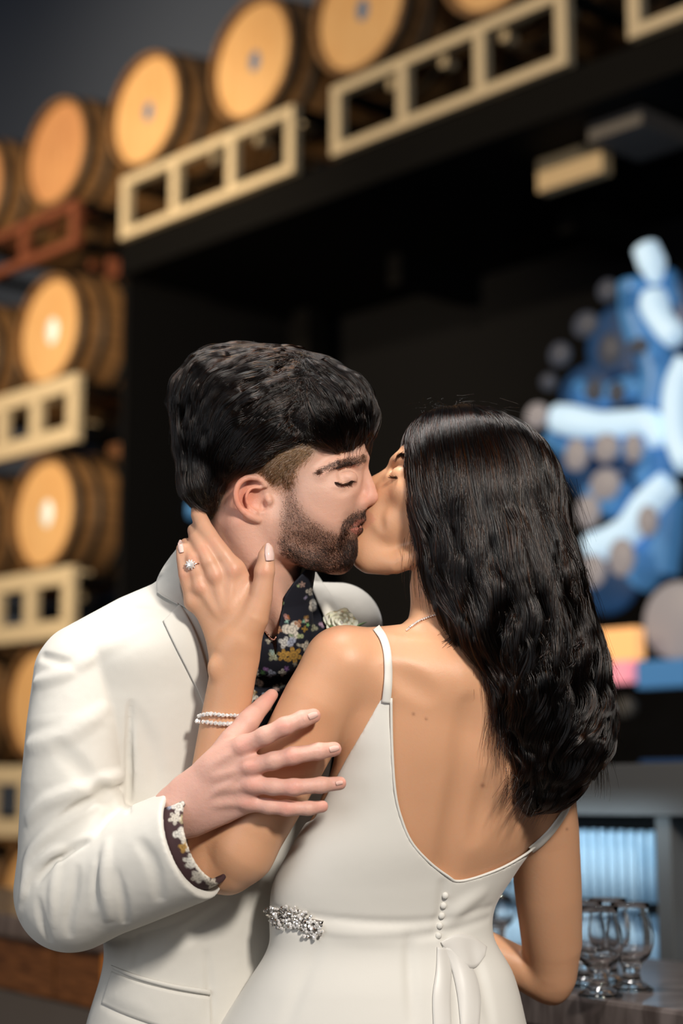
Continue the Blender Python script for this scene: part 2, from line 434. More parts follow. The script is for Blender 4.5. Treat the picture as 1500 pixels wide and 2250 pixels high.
def sheet(fld, A, B, nu, nv, off, thick, bulge=0.0, base=None):
    """cloth panel ruled between two edge lines (photo pixels), laid on a sculpted surface, with real thickness"""
    a = curve(A, nu); b = curve(B, nu); t = np.linspace(0, 1, nv)[:, None, None]
    G = (a[None] * (1 - t) + b[None] * t); px = G[..., 0].ravel(); py = G[..., 1].ravel()
    w = fld.depth(px, py)
    if np.isnan(w).any():
        ok = ~np.isnan(w)
        for i in np.where(~ok)[0]:
            j = np.argmin((px[ok]-px[i])**2 + (py[ok]-py[i])**2); w[i] = w[ok][j] + 0.5 * math.hypot(px[ok][j]-px[i], py[ok][j]-py[i])
    w = w.reshape(nv, nu)
    for _ in range(2):
        w2 = w.copy(); w2[1:-1] = (w[:-2] + w[2:] + 2*w[1:-1]) / 4; w = np.minimum(w2, w + 1)
    prof = np.sin(np.linspace(0, 1, nv) * math.pi)[:, None] * bulge
    w = (w - off - prof).ravel()
    top = np.array([K(x, y, q) for x, y, q in zip(px, py, w)]); bot = np.array([K(x, y, q + thick) for x, y, q in zip(px, py, w)])
    V = np.concatenate([top, bot]); n = nu * nv; Fc = []
    id_ = lambda i, j: i * nu + j
    for i in range(nv-1):
        for j in range(nu-1):
            q = (id_(i, j), id_(i, j+1), id_(i+1, j+1), id_(i+1, j)); Fc.append(q); Fc.append(tuple(n + x for x in q[::-1]))
    bd = [id_(0, j) for j in range(nu)] + [id_(i, nu-1) for i in range(1, nv)] + [id_(nv-1, j) for j in range(nu-2, -1, -1)] + [id_(i, 0) for i in range(nv-2, 0, -1)]
    for i in range(len(bd)):
        p, q = bd[i], bd[(i+1) % len(bd)]; Fc.append((p, n+p, n+q, q))
    return V, Fc
def ribbon(fld, pts, width, off, thick, n=24, nv=4, bulge=2.0):
    P = curve(pts, n); T = np.gradient(P, axis=0); T /= np.linalg.norm(T, axis=1, keepdims=True); Nn = np.stack([-T[:, 1], T[:, 0]], 1)
    W = np.interp(np.linspace(0, 1, n), np.linspace(0, 1, len(np.atleast_1d(width))), np.atleast_1d(width))[:, None] / 2
    return sheet(fld, P - Nn * W, P + Nn * W, n, nv, off, thick, bulge)

RNG = np.random.default_rng(7)
def strands(name, paths, rad, m, parent, base, taper=0.35):
    """paths: (N, n, 3) in units -> one hair curves object"""
    N_, n = paths.shape[:2]
    c = bpy.data.hair_curves.new(name); c.add_curves([n] * N_)
    W = (toworld(paths.reshape(-1, 3)) - np.asarray(base)).astype(np.float32)
    c.points.foreach_set('position', W.ravel())
    r = np.linspace(1, taper, n)[None, :] * np.broadcast_to(np.asarray(rad), (N_,))[:, None] * U
    a = c.attributes.get('radius') or c.attributes.new('radius', 'FLOAT', 'POINT')
    a.data.foreach_set('value', r.astype(np.float32).ravel())
    c.materials.append(m)
    o = bpy.data.objects.new(name, c); CO.objects.link(o); o.parent = parent
    o['kind'] = 'stuff'
    return o
def flowdir(P, vecs, power=3.0, fwd=0.0):
    px, py = topx(P); v = np.array(vecs, float)
    d = (px[:, None] - v[:, 0]) ** 2 + (py[:, None] - v[:, 1]) ** 2 + 100
    w = d ** (-power / 2); w /= w.sum(1, keepdims=True)
    return np.stack([w @ v[:, 2], np.full(len(P), -fwd), -(w @ v[:, 3])], 1)
def advect(fld, seeds, vecs, n, step, off, wob=0.0, lift=0.0, fwd=0.0):
    P = seeds.copy(); out = [P.copy()]; step = np.broadcast_to(step, (len(P),))[:, None]
    jit = RNG.normal(0, wob, (len(P), 3))
    for i in range(n - 1):
        g = fld.grad(P); v = flowdir(P, vecs, fwd=fwd) + jit
        v -= g * (v * g).sum(1, keepdims=True); v /= np.linalg.norm(v, axis=1, keepdims=True) + 1e-6
        P = P + v * step; d = fld.sample(P)
        P = P - g * ((d - off - lift * i) * 0.6)[:, None]
        out.append(P.copy())
    return np.stack(out, 1)
def inpoly(px, py, poly):
    ins = np.zeros(len(px), bool); n = len(poly)
    for i in range(n):
        (ax, ay), (bx, by) = poly[i], poly[(i+1) % n]
        ins ^= ((ay > py) != (by > py)) & (px < (bx-ax)*(py-ay)/(by-ay+1e-9)+ax)
    return ins
def soft(d, w): return np.clip(0.5 - d / w, 0, 1)
def blob(px, py, cx, cy, rx, ry): return np.exp(-(((px-cx)/rx)**2 + ((py-cy)/ry)**2))
def lerp(a, b, t): return a + (np.asarray(b) - a) * t[:, None]

# ------------------------------------------------------------------ the setting
ANG = math.radians(43)
UV = np.array([-math.sin(ANG), math.cos(ANG), 0])          # along the barrel wall, to the left and away
NV = np.array([-math.cos(ANG), -math.sin(ANG), 0])         # out of the barrel wall, towards the room
P0 = CAML + ray(548, 130) * 7.7                            # head centre of the third barrel of the top row
WROT = math.atan2(-UV[1], -UV[0])
def wp(px, py, back=0.0):
    d = ray(px, py); q = P0 - NV * back
    return CAML + d * (((q - CAML) @ NV) / (d @ NV))
def wl(s, z, back=0.0):                                    # s metres to the right along the wall
    p = P0 - UV * s - NV * back; return np.array([p[0], p[1], z])
def sz(px, py, back=0.0):
    p = wp(px, py, back); return (P0 - p) @ UV, p[2]
def boxv(lo, hi, bev=0.0):
    lo = np.array(lo, float); hi = np.array(hi, float)
    if bev <= 0:
        V = [(x, y, z) for x in (lo[0], hi[0]) for y in (lo[1], hi[1]) for z in (lo[2], hi[2])]
        return np.array(V), [(0,1,3,2), (4,6,7,5), (0,4,5,1), (2,3,7,6), (0,2,6,4), (1,5,7,3)]
    bm = __import__('bmesh').new(); __import__('bmesh').ops.create_cube(bm, size=1)
    for v in bm.verts: v.co = Vector((lo + hi) / 2) + Vector([v.co[i] * (hi - lo)[i] for i in range(3)])
    __import__('bmesh').ops.bevel(bm, geom=bm.edges[:], offset=bev, segments=2, affect='EDGES', profile=0.6)
    V = np.array([v.co[:] for v in bm.verts]); Fc = [tuple(v.index for v in f.verts) for f in bm.faces]; bm.free()
    return V, Fc
def wallframe(V):   # local (x right along wall, y into the wall, z) -> world axes
    return V[:, :1] * -UV + V[:, 1:2] * -NV + V[:, 2:3] * np.array([0, 0, 1.0])
def wbox(name, s0, s1, y0, y1, z0, z1, m, parent=None, base=None, bev=0.004):
    V, Fc = boxv((s0, y0, z0), (s1, y1, z1), bev); V = wallframe(V) + np.array([P0[0], P0[1], 0])
    return mobj(name, V, Fc, m, parent, V.mean(0) * [1, 1, 0] + [0, 0, V[:, 2].min()] if base is None else base, smooth=False)
def struct(o): o['kind'] = 'structure'; return o

V, Fc = boxv((-12, -2, -0.1), (9, 19, 0)); struct(mobj('floor', V, Fc, M['floor'], smooth=False))
struct(wbox('wall_back', -16, 9, 1.25, 1.4, 0, 7.5, M['wall_blue'], bev=0))
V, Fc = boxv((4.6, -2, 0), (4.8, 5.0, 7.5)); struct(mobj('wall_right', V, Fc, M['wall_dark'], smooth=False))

# barrels
def lathe(prof, n=32):      # profile of (radius, y), turned about the local y axis
    V = []; m = len(prof)
    for r, y in prof:
        for j in range(n):
            a = 2*math.pi*j/n; V.append((r*math.cos(a), y, r*math.sin(a)))
    Fc = [(i*n+j, (i+1)*n+j, (i+1)*n+(j+1) % n, i*n+(j+1) % n) for i in range(m-1) for j in range(n)]
    return np.array(V), Fc
def barrel_radius(y):       # y from 0 (front head) to 0.9
    return 0.285 + 0.052 * math.sin(math.pi * y / 0.9)
def rel(name, V, Fc, m, parent, smooth=True):
    me = bpy.data.meshes.new(name); me.from_pydata([tuple(v) for v in V], [], Fc); me.polygons.foreach_set('use_smooth', [smooth]*len(me.polygons))
    me.materials.append(m); me.update(); o = bpy.data.objects.new(name, me); CO.objects.link(o); o.parent = parent; return o
def make_barrel(head, stamp):
    t = empty('wine_barrel', (0, 0, 0))
    for k in range(20):      # staves
        a0 = 2*math.pi*k/20 + 0.008; a1 = 2*math.pi*(k+1)/20 - 0.008; V = []; ys = np.linspace(0, 0.9, 9)
        for y in ys:
            r = barrel_radius(y)
            for q in np.linspace(a0, a1, 4): V.append((r*math.cos(q), y, r*math.sin(q)))
            for q in (a1, a0): V.append(((r-0.024)*math.cos(q), y, (r-0.024)*math.sin(q)))
        Fc = [(i*6+j, (i+1)*6+j, (i+1)*6+(j+1) % 6, i*6+(j+1) % 6) for i in range(8) for j in range(6)] + [tuple(range(6))[::-1], tuple(range(48, 54))]
        rel('stave', V, Fc, M['oak_body'], t, False)
    for y0, w in ((0.006, 0.035), (0.12, 0.03), (0.26, 0.03), (0.60, 0.03), (0.74, 0.03), (0.86, 0.035)):
        r0, r1 = barrel_radius(y0)+0.0005, barrel_radius(y0+w)+0.0005
        V, Fc = lathe([(r0, y0), (r0+0.003, y0), (r1+0.003, y0+w), (r1, y0+w)], 40); rel('hoop', V, Fc, M['hoop'], t)
    nb = 7; hw = 0.268 / nb * 2
    for yy in (0.03, 0.86):
        for k in range(nb):  # head boards cut to the circle
            z0 = -0.268 + k*hw + 0.0012; z1 = z0 + hw - 0.0024; V = []
            for i in range(7):
                z = z0 + (z1-z0)*i/6; x = math.sqrt(max(0.268**2 - z*z, 1e-4)); V += [(z, yy, -x), (z, yy, x), (z, yy+0.02, -x), (z, yy+0.02, x)]
            Fc = []
            for i in range(6):
                a, b = i*4, i*4+4; Fc += [(a, b, b+1, a+1), (a+2, a+3, b+3, b+2), (a, a+2, b+2, b), (a+1, b+1, b+3, a+3)]
            Fc += [(0, 1, 3, 2), (24, 26, 27, 25)]
            rel('head_board', V, Fc, head, t, False)
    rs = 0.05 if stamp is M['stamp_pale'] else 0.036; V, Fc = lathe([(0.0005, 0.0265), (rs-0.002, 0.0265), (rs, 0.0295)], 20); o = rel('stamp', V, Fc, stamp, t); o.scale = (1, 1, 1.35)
    return t
def copytree(o, parent=None):
    c = o.copy(); CO.objects.link(c); c.parent = parent
    for ch in o.children: copytree(ch, c)
    return c
protos = {}
def barrel(kind, s, z, label, group):
    if kind not in protos:
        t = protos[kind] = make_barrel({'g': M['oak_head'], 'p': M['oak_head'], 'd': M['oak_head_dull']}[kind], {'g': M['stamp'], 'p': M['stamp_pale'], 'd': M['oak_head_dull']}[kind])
    else: t = copytree(protos[kind])
    p = wl(s, z); t.location = p; t.rotation_euler = (0, 0, WROT)
    tag(t, label, 'barrel', group)
Z0 = P0[2]; DZ = 0.93
sA = sz(120, 320)[0]; s2 = sz(315, 240)[0]; s4 = sz(785, 22)[0]; sB = sA - 0.76
gtop = 'barrels along the top row of racks'; gcol = 'barrels stacked in the left hand columns'
barrel('d', sA, Z0, 'plain dull oak barrel on the rust coloured rack, top of its column', gtop)
barrel('g', s2, Z0, 'golden oak barrel above the far end of the middle beige rack', gtop)
barrel('g', 0.0, Z0, 'golden oak barrel above the near end of the middle beige rack', gtop)
barrel('g', s4, Z0, 'oak barrel with blue stamp above the far end of the large beige rack', gtop)
barrel('g', s4 + 0.75, Z0, 'oak barrel at the top edge above the near end of the large beige rack', gtop)
barrel('d', sB, Z0, 'oak barrel cut by the left edge, top of the outer column', gtop)
names = ['second from the top', 'third from the top', 'fourth from the top', 'lowest']
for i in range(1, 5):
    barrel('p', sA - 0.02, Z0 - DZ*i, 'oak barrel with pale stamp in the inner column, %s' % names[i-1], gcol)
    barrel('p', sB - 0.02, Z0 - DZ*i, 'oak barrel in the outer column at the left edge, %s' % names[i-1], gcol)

def rack(s0, s1, ztop, h, label, m, group='steel barrel racks', sep=(0.33, 0.66), tall=None):
    c = wl((s0+s1)/2, ztop-h, 0.4); t = empty('barrel_rack', c); tag(t, label, 'rack', group); b = 0.044
    for y in (-0.09, 0.74):
        zt_, zb_, bb, bw, mm = ztop, ztop-h, b, b+0.01, m
        if y > 0: mm = M['black_steel']  # rear frame coloured black for the shade behind the front frame
        elif tall: zt_, zb_, bb, bw = ztop+tall[0], ztop-h-tall[1], 0.085, 0.085
        for z in (zt_-bb, zb_): wbox('rail', s0, s1, y, y+b, z, z+bb, mm, t, c)
        for x in [s0, s1-bw] + [s0+(s1-s0)*q-bw/2 for q in sep]: wbox('upright', x, x+bw, y+0.001, y+b-0.001, zb_+bb, zt_-bb, mm, t, c)
    for x in (s0, s1-b):
        for z in (ztop-b, ztop-h): wbox('cross_bar', x, x+b, -0.04, 0.74, z, z+b, M['black_steel'], t, c)  # black as well, the shade put into their colour
    for x in (s0+(s1-s0)*0.25, s0+(s1-s0)*0.75):
        for y in (0.10, 0.62):
            for dx in (-0.17, 0.13): wbox('cradle_block', x+dx, x+dx+0.04, y, y+0.06, ztop, ztop+0.045, m, t, c)
r1a, r1b = sz(262, 535, -0.09), sz(643, 392, -0.09); r2a, r2b = sz(725, 348, -0.09), sz(1245, 152, -0.09)
ht = 0.30; zr = Z0 - 0.355
rack(r1a[0], r1b[0], zr, ht, 'beige steel rack under two golden barrels, middle of the top row', M['rack_steel'])
rack(r2a[0], r2b[0], zr, ht, 'longest beige steel rack near the top right of the wall', M['rack_steel'])
rack(sz(1378, 95, -0.09)[0], sz(1378, 95, -0.09)[0] + 1.5, zr, ht, 'beige steel rack cut by the top right corner', M['rack_steel'])
rack(sB-0.3, sA+0.34, zr, 0.235, 'rust red steel rack under the top left barrels', M['rust'])
for i in range(1, 5):
    rack(sB-0.3, sA+0.385, Z0 - DZ*i - 0.340, 0.25, 'beige steel rack under the %s row of the left columns' % ['second', 'third', 'fourth', 'lowest'][i-1], M['rack_steel'], sep=(0.32, 0.534, 0.748), tall=(0.035, 0.05))

# steel platform under the top row, with what stands in its shadow
t = empty('steel_platform', wl(1.5, 0)); tag(t, 'black steel platform carrying the top row of racks over the dark bar', 'platform')
bse = tuple(wl(1.5, 0))
sp = r1a[0] - 0.05
wbox('deck', sp, 5, -0.05, 1.2, zr-ht-0.16, zr-ht-0.005, M['black_steel'], t, bse)
for s_ in (sp+0.1, 3.2, 4.9): wbox('post', s_, s_+0.12, 0.95, 1.07, 0, zr-ht-0.16, M['black_steel'], t, bse)
for s_ in (0.2, 1.2, 2.2, 3.2, 4.2): wbox('joist', s_, s_+0.08, 0.66, 1.15, zr-ht-0.30, zr-ht-0.16, M['black_steel'], t, bse)
def panel(name, px0, py0, px1, py1, back, m, label, cat, th=0.06, group=None):
    a = sz(px0, py1, back); b = sz(px1, py0, back)
    o = wbox(name, a[0], b[0], back-th, back, min(a[1], b[1]), max(a[1], b[1]), m)
    tag(o, label, cat, group); return o
gl = 'objects in the shadow under the platform'
panel('light_fitting', 1200, 385, 1345, 340, 0.3, M['cream_box'], 'cream strip fitting hung in the dark under the large rack', 'fitting', group=gl)
panel('storage_box', 1205, 330, 1330, 290, 0.45, M['grey_box'], 'dim grey box above the cream strip fitting', 'box', 0.3, group=gl)
panel('storage_box', 1400, 318, 1520, 262, 0.4, M['grey_box'], 'dim grey box at the right edge under the platform', 'box', 0.3, group=gl)
panel('storage_box', 955, 470, 1035, 400, 0.6, M['grey_box'], 'dim grey box beside the small cream bracket', 'box', 0.3, group=gl)
panel('steel_bracket', 898, 485, 932, 425, 0.5, M['cream_box'], 'small upright cream bracket under the large rack', 'bracket', group=gl)
panel('steel_bracket', 650, 560, 692, 530, 0.5, M['cream_box'], 'small cream bracket in the dark under the middle rack', 'bracket', group=gl)
panel('steel_bracket', 255, 590, 330, 570, 0.3, M['rust'], 'dull reddish bracket at the far end of the platform', 'bracket', group=gl)
panel('blue_strip_light', 1385, 195, 1500, 178, 0.35, M['neon_deep'], 'deep blue strip light at the right edge under the platform', 'light', 0.03)

# added dark panel putting the shade into the back wall behind the bar
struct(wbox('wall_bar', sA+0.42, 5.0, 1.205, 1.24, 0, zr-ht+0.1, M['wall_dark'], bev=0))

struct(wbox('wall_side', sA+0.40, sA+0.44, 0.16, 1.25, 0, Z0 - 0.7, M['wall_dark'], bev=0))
# blue-lit wall artwork, its light put into glowing scrolls, ovals and a ring
sg = empty('illuminated_sign', wp(1400, 1100, 0.7)); SB = tuple(wp(1400, 1100, 0.7))
tag(sg, 'large blue and white illuminated scrollwork sign on the dark wall', 'sign')
def stube(name, pts, r, m, back=0.45, n=22):
    P = curve([wp(x, y, back) for x, y in pts], n); R = np.interp(np.linspace(0, 1, n), np.linspace(0, 1, len(r)), r) if hasattr(r, '__len__') else r
    V, Fc = tube_mesh(P, R, 10); return mobj(name, V, Fc, m, sg, SB)
def disc(name, px, py, rx, ry, m, back=0.5, th=0.05, rot=0, parent=None, base=None):
    c = wp(px, py, back); k = np.linalg.norm(c - CAML) / F; n = 28; V = []
    for y, q in ((0, 0.9), (-th*0.3, 1), (-th*0.7, 1), (-th, 0.85)):
        for j in range(n):
            a = 2*math.pi*j/n; x_, z_ = rx*k*q*math.cos(a)/0.72, ry*k*q*math.sin(a)
            ca, sa = math.cos(rot), math.sin(rot); V.append((x_*ca - z_*sa, y, x_*sa + z_*ca))
    V = wallframe(np.array(V)) + c
    Fc = [(i*n+j, (i+1)*n+j, (i+1)*n+(j+1) % n, i*n+(j+1) % n) for i in range(3) for j in range(n)] + [tuple(range(n)), tuple(range(3*n, 4*n))[::-1]]
    return mobj(name, V, Fc, m, sg if parent is None else parent, SB if base is None else base)
W_, B_, D_, G_, Q_ = M['neon_white'], M['neon_blue'], M['neon_deep'], M['sign_grey'], M['sign_dim']
stube('scroll_tube', [(1418, 545), (1432, 580), (1440, 620)], [0.05, 0.055, 0.02], W_)
stube('scroll_tube', [(1435, 640), (1440, 680), (1458, 712), (1486, 742)], [0.04, 0.06, 0.05, 0.05, 0.045], W_)
stube('scroll_tube', [(1222, 918), (1260, 925), (1320, 932), (1380, 930), (1432, 930), (1448, 975)], [0.055, 0.065, 0.05, 0.05, 0.05, 0.04], W_)
stube('scroll_tube', [(1300, 1205), (1340, 1190), (1385, 1160), (1420, 1110), (1468, 1060)], [0.06, 0.06, 0.06, 0.06, 0.05], W_)
stube('ring_tube', [(1515, 1020), (1492, 965), (1486, 900), (1492, 845), (1515, 795)], 0.055, W_)
for pts, r in (([(1400, 620), (1405, 700), (1430, 770), (1450, 830), (1440, 900)], 0.075), ([(1462, 600), (1470, 640), (1480, 670)], 0.035),
               ([(1270, 860), (1330, 870), (1400, 850), (1440, 870)], 0.05), ([(1340, 965), (1420, 980), (1455, 1020), (1420, 1060)], 0.07),
               ([(1470, 1090), (1460, 1180), (1450, 1260)], 0.07), ([(1380, 1200), (1430, 1230), (1400, 1280)], 0.06),
               ([(1210, 960), (1260, 985), (1310, 975)], 0.04), ([(1300, 1080), (1345, 1110), (1390, 1080)], 0.05)):
    stube('blue_tube', pts, r, B_, 0.55)
for x, y, rx, ry in ((1360, 760, 60, 90), (1300, 860, 60, 60), (1360, 1040, 90, 80), (1340, 1280, 60, 70), (1430, 1180, 70, 110), (1250, 1000, 40, 60), (1470, 700, 40, 110)):
    disc('blue_backing', x, y, rx, ry, D_, 0.68, 0.02)
for x, y, rx, ry in ((1272, 1000, 22, 36), (1337, 985, 24, 32), (1397, 985, 16, 32), (1335, 1065, 28, 34), (1297, 1125, 22, 36), (1428, 1145, 18, 34), (1371, 1225, 24, 42), (1308, 1255, 24, 36), (1185, 915, 22, 28)):
    disc('grey_plaque', x, y, rx, ry, G_, 0.40, 0.03)  # blurred spots of hanging grey things, shaped as glowing ovals
for x, y, rx, ry in ((1292, 715, 24, 28), (1345, 770, 22, 38), (1408, 762, 18, 18), (1235, 780, 20, 26), (1340, 640, 18, 24), (1310, 860, 16, 26), (1360, 865, 14, 26), (1210, 840, 14, 18)):
    disc('dim_plaque', x, y, rx, ry, Q_, 0.40, 0.03)
disc('round_plaque', 1500, 1365, 66, 85, G_, 0.3, 0.04)
gd = 'lit things behind the bar'
panel('display_panel', 1305, 1450, 1418, 1388, 0.2, M['orange_lit'], 'glowing orange panel behind the ends of the dark hair', 'panel', 0.05, gd)
panel('display_panel', 1318, 1500, 1402, 1458, 0.2, M['pink_lit'], 'glowing pink panel just under the orange one', 'panel', 0.05, gd)
panel('light_strip', 1416, 1508, 1530, 1455, 0.2, M['neon_blue'], 'broad blue light strip at the right edge beside the pink panel', 'light', 0.05, gd)
o = disc('wall_lamp', 1382, 1556, 19, 22, M['grey'], 0.0, 0.04, parent=empty('x', (0, 0, 0)), base=tuple(wp(1382, 1556)))  # a blurred spot given the shape of a grey disc
bpy.data.objects.remove(o.parent); o.location = wp(1382, 1556); tag(o, 'small round grey lamp under the pink panel', 'lamp')
o = disc('round_tray', 400, 1128, 50, 26, M['neon_blue'], 0.6, 0.05, parent=empty('x', (0, 0, 0)), base=tuple(wp(395, 1128, 0.6)))  # blue light on the tray put in as material glow
bpy.data.objects.remove(o.parent); o.location = wp(395, 1128, 0.6); tag(o, 'blue lit oval tray behind the nape of the man', 'tray')
o = disc('barrel_end', 385, 1075, 48, 40, M['oak_head_dull'], 0.72, 0.05, parent=empty('x', (0, 0, 0)), base=tuple(wp(385, 1075, 0.72)))
bpy.data.objects.remove(o.parent); o.location = wp(385, 1075, 0.72); tag(o, 'tan round barrel end above the blue tray', 'barrel end')
panel('brown_shade', 270, 1010, 330, 985, 0.6, M['brown_panel'], 'dim brown shelf end beside the third row of barrels', 'shelf', 0.1)

# back counter with fluted glass panels lit in blue
BA = math.radians(33.5); BU = np.array([-math.sin(BA), math.cos(BA), 0]); BN = np.array([-math.cos(BA), -math.sin(BA), 0])
def bframe(V, o): return o + V[:, :1] * -BU + V[:, 1:2] * -BN + V[:, 2:3] * np.array([0, 0, 1.0])
def bbox(name, o, lo, hi, m, parent=None, base=None, bev=0.003):
    V, Fc = boxv(lo, hi, bev); V = bframe(V, o)
    return mobj(name, V, Fc, m, parent, base if base is not None else tuple(V.mean(0) * [1, 1, 0] + [0, 0, V[:, 2].min()]), smooth=False)
DBC = 3.2; q_ = DBC / 5.0
CB = CAML + ray(1460, 1810) * DBC; CB0 = np.array([CB[0], CB[1], 0.0]); zt = CB[2]
bc = empty('back_counter', CB0); tag(bc, 'grey back counter with two rows of blue lit fluted panels', 'counter')
B0 = tuple(CB0)
x1 = 0.0; x0 = -0.85 * q_
bbox('worktop', CB0, (x0-0.07, -0.05, zt+0.015), (0.8, 0.35, zt+0.11), M['grey'], bc, B0)
bbox('carcass', CB0, (x0-0.07, 0.07, 0.0), (0.8, 0.33, zt+0.01), M['black_steel'], bc, B0)
bbox('upright', CB0, (0.005, -0.03, 0.0), (0.045, 0.07, zt+0.014), M['grey'], bc, B0)
hp = 0.134
for row in range(3):
    z1 = zt - 0.014 - row*(hp+0.022); z0_ = z1 - hp
    bbox('shelf_edge', CB0, (x0, 0.0, z0_-0.018), (x1, 0.065, z0_-0.008), M['black_steel'], bc, B0)
    for side, cnt, xs in ((0, 20, x0), (1, 9, 0.055)):
        for k in range(cnt):
            w = 0.027; cx = xs + w*(k+0.5); V = []
            for z in (z0_, z1-0.008, z1):
                q = 0.7 if z == z1 else 1
                for j in range(9):
                    a = math.pi*j/8; V.append((cx + w*0.37*q*math.cos(a), 0.035 - w*0.42*q*math.sin(a), z))
            Fc = [(i*9+j, i*9+(j+1) % 9, (i+1)*9+(j+1) % 9, (i+1)*9+j) for i in range(2) for j in range(9)] + [tuple(range(18, 27)), tuple(range(9))[::-1]]
            mobj('flute', bframe(np.array(V), CB0), Fc, M['flute'], bc, B0)
panel('light_strip', 1425, 1708, 1560, 1672, 0.1, M['neon_deep'], 'dark blue light strip above the grey back counter', 'light', 0.05, gd)
LQ = CB0 + BU*0.3 + BN*0.13
lamp('counter_strip_lamp', 'AREA', (LQ[0], LQ[1], zt+0.01), tuple(CB0 + BU*0.3 + np.array([0, 0, zt-0.16])), 0.9, (0.66, 0.86, 1.0), 0.7, 0.04)
# the bar
zb = 1.04
def onz(px, py, z):
    d = ray(px, py); return CAML + d * ((z - CAMZ) / d[2])
E = onz(1300, 2193, zb); E0 = np.array([E[0], E[1], 0.0]); EB = tuple(E0)
bar = empty('bar', E0); tag(bar, 'long dark wooden bar the woman leans on', 'bar')
bbox('bar_top', E0, (-5.5, 0, zb-0.05), (1.2, 0.46, zb), M['bar_wood'], bar, EB, 0.006)
for k in range(8):
    z1 = zb - 0.055 - k*0.123
    for j in range(9):
        x_ = -5.4 + j*0.72
        bbox('front_board', E0, (x_, 0.05 + 0.004*((k+j) % 2), z1-0.119), (x_+0.715, 0.08, z1), M['bar_front'] if (k % 3 != 1) else M['grey_box'], bar, EB)  # grey boards paint the shadow band into the bar front
bbox('bar_core', E0, (-5.4, 0.085, 0), (1.1, 0.42, zb-0.052), M['black_steel'], bar, EB)
dj = ray(212, 2100); pj = CAML + dj * (((E0 - CAML) @ BN) / (dj @ BN)); xj = (pj - E0) @ -BU
bbox('corner_post', E0, (xj, 0.01, 0.02), (xj+0.07, 0.06, zb-0.052), M['orange_post'], bar, EB)

def tulip(name):
    o_ = [(0.001, 0.0), (0.028, 0.0), (0.030, 0.002), (0.028, 0.005), (0.014, 0.014), (0.0115, 0.022), (0.013, 0.031), (0.0155, 0.036),
          (0.026, 0.047), (0.0315, 0.062), (0.0320, 0.074), (0.0292, 0.090), (0.0255, 0.101), (0.0255, 0.108), (0.0268, 0.1155), (0.0262, 0.1165)]
    i_ = [(0.0255, 0.1155), (0.0238, 0.108), (0.0238, 0.101), (0.0274, 0.090), (0.0302, 0.074), (0.0297, 0.062), (0.0240, 0.048), (0.012, 0.041), (0.001, 0.039)]
    n = 48; V = []
    for r, z in o_ + i_:
        for j in range(n): a = 2*math.pi*j/n; V.append((r*math.cos(a), r*math.sin(a), z))
    m = len(o_) + len(i_)
    Fc = [(i*n+j, i*n+(j+1) % n, (i+1)*n+(j+1) % n, (i+1)*n+j) for i in range(m-1) for j in range(n)] + [tuple(range(n))[::-1], tuple(range((m-1)*n, m*n))]
    me = bpy.data.meshes.new(name); me.from_pydata(V, [], Fc); me.polygons.foreach_set('use_smooth', [True]*len(me.polygons)); me.materials.append(M['glass']); return me
gm = tulip('tasting_glass')
for px, py, lb in ((1388, 2178, 'short stemmed tasting glass standing nearest the right edge of the bar'), (1318, 2192, 'tasting glass standing in front, just right of the bare elbow'),
                   (1338, 2160, 'tasting glass behind the front one, overlapping it'), (1285, 2170, 'tasting glass mostly hidden behind the bare upper arm'),
                   (1095, 2085, 'tasting glass seen through the gap between dress and arm')):
    g = bpy.data.objects.new('tasting_glass', gm); CO.objects.link(g); g.location = onz(px, py, zb) + np.array([0, 0, 0.0005])
    tag(g, lb, 'glass', 'tasting glasses on the bar')
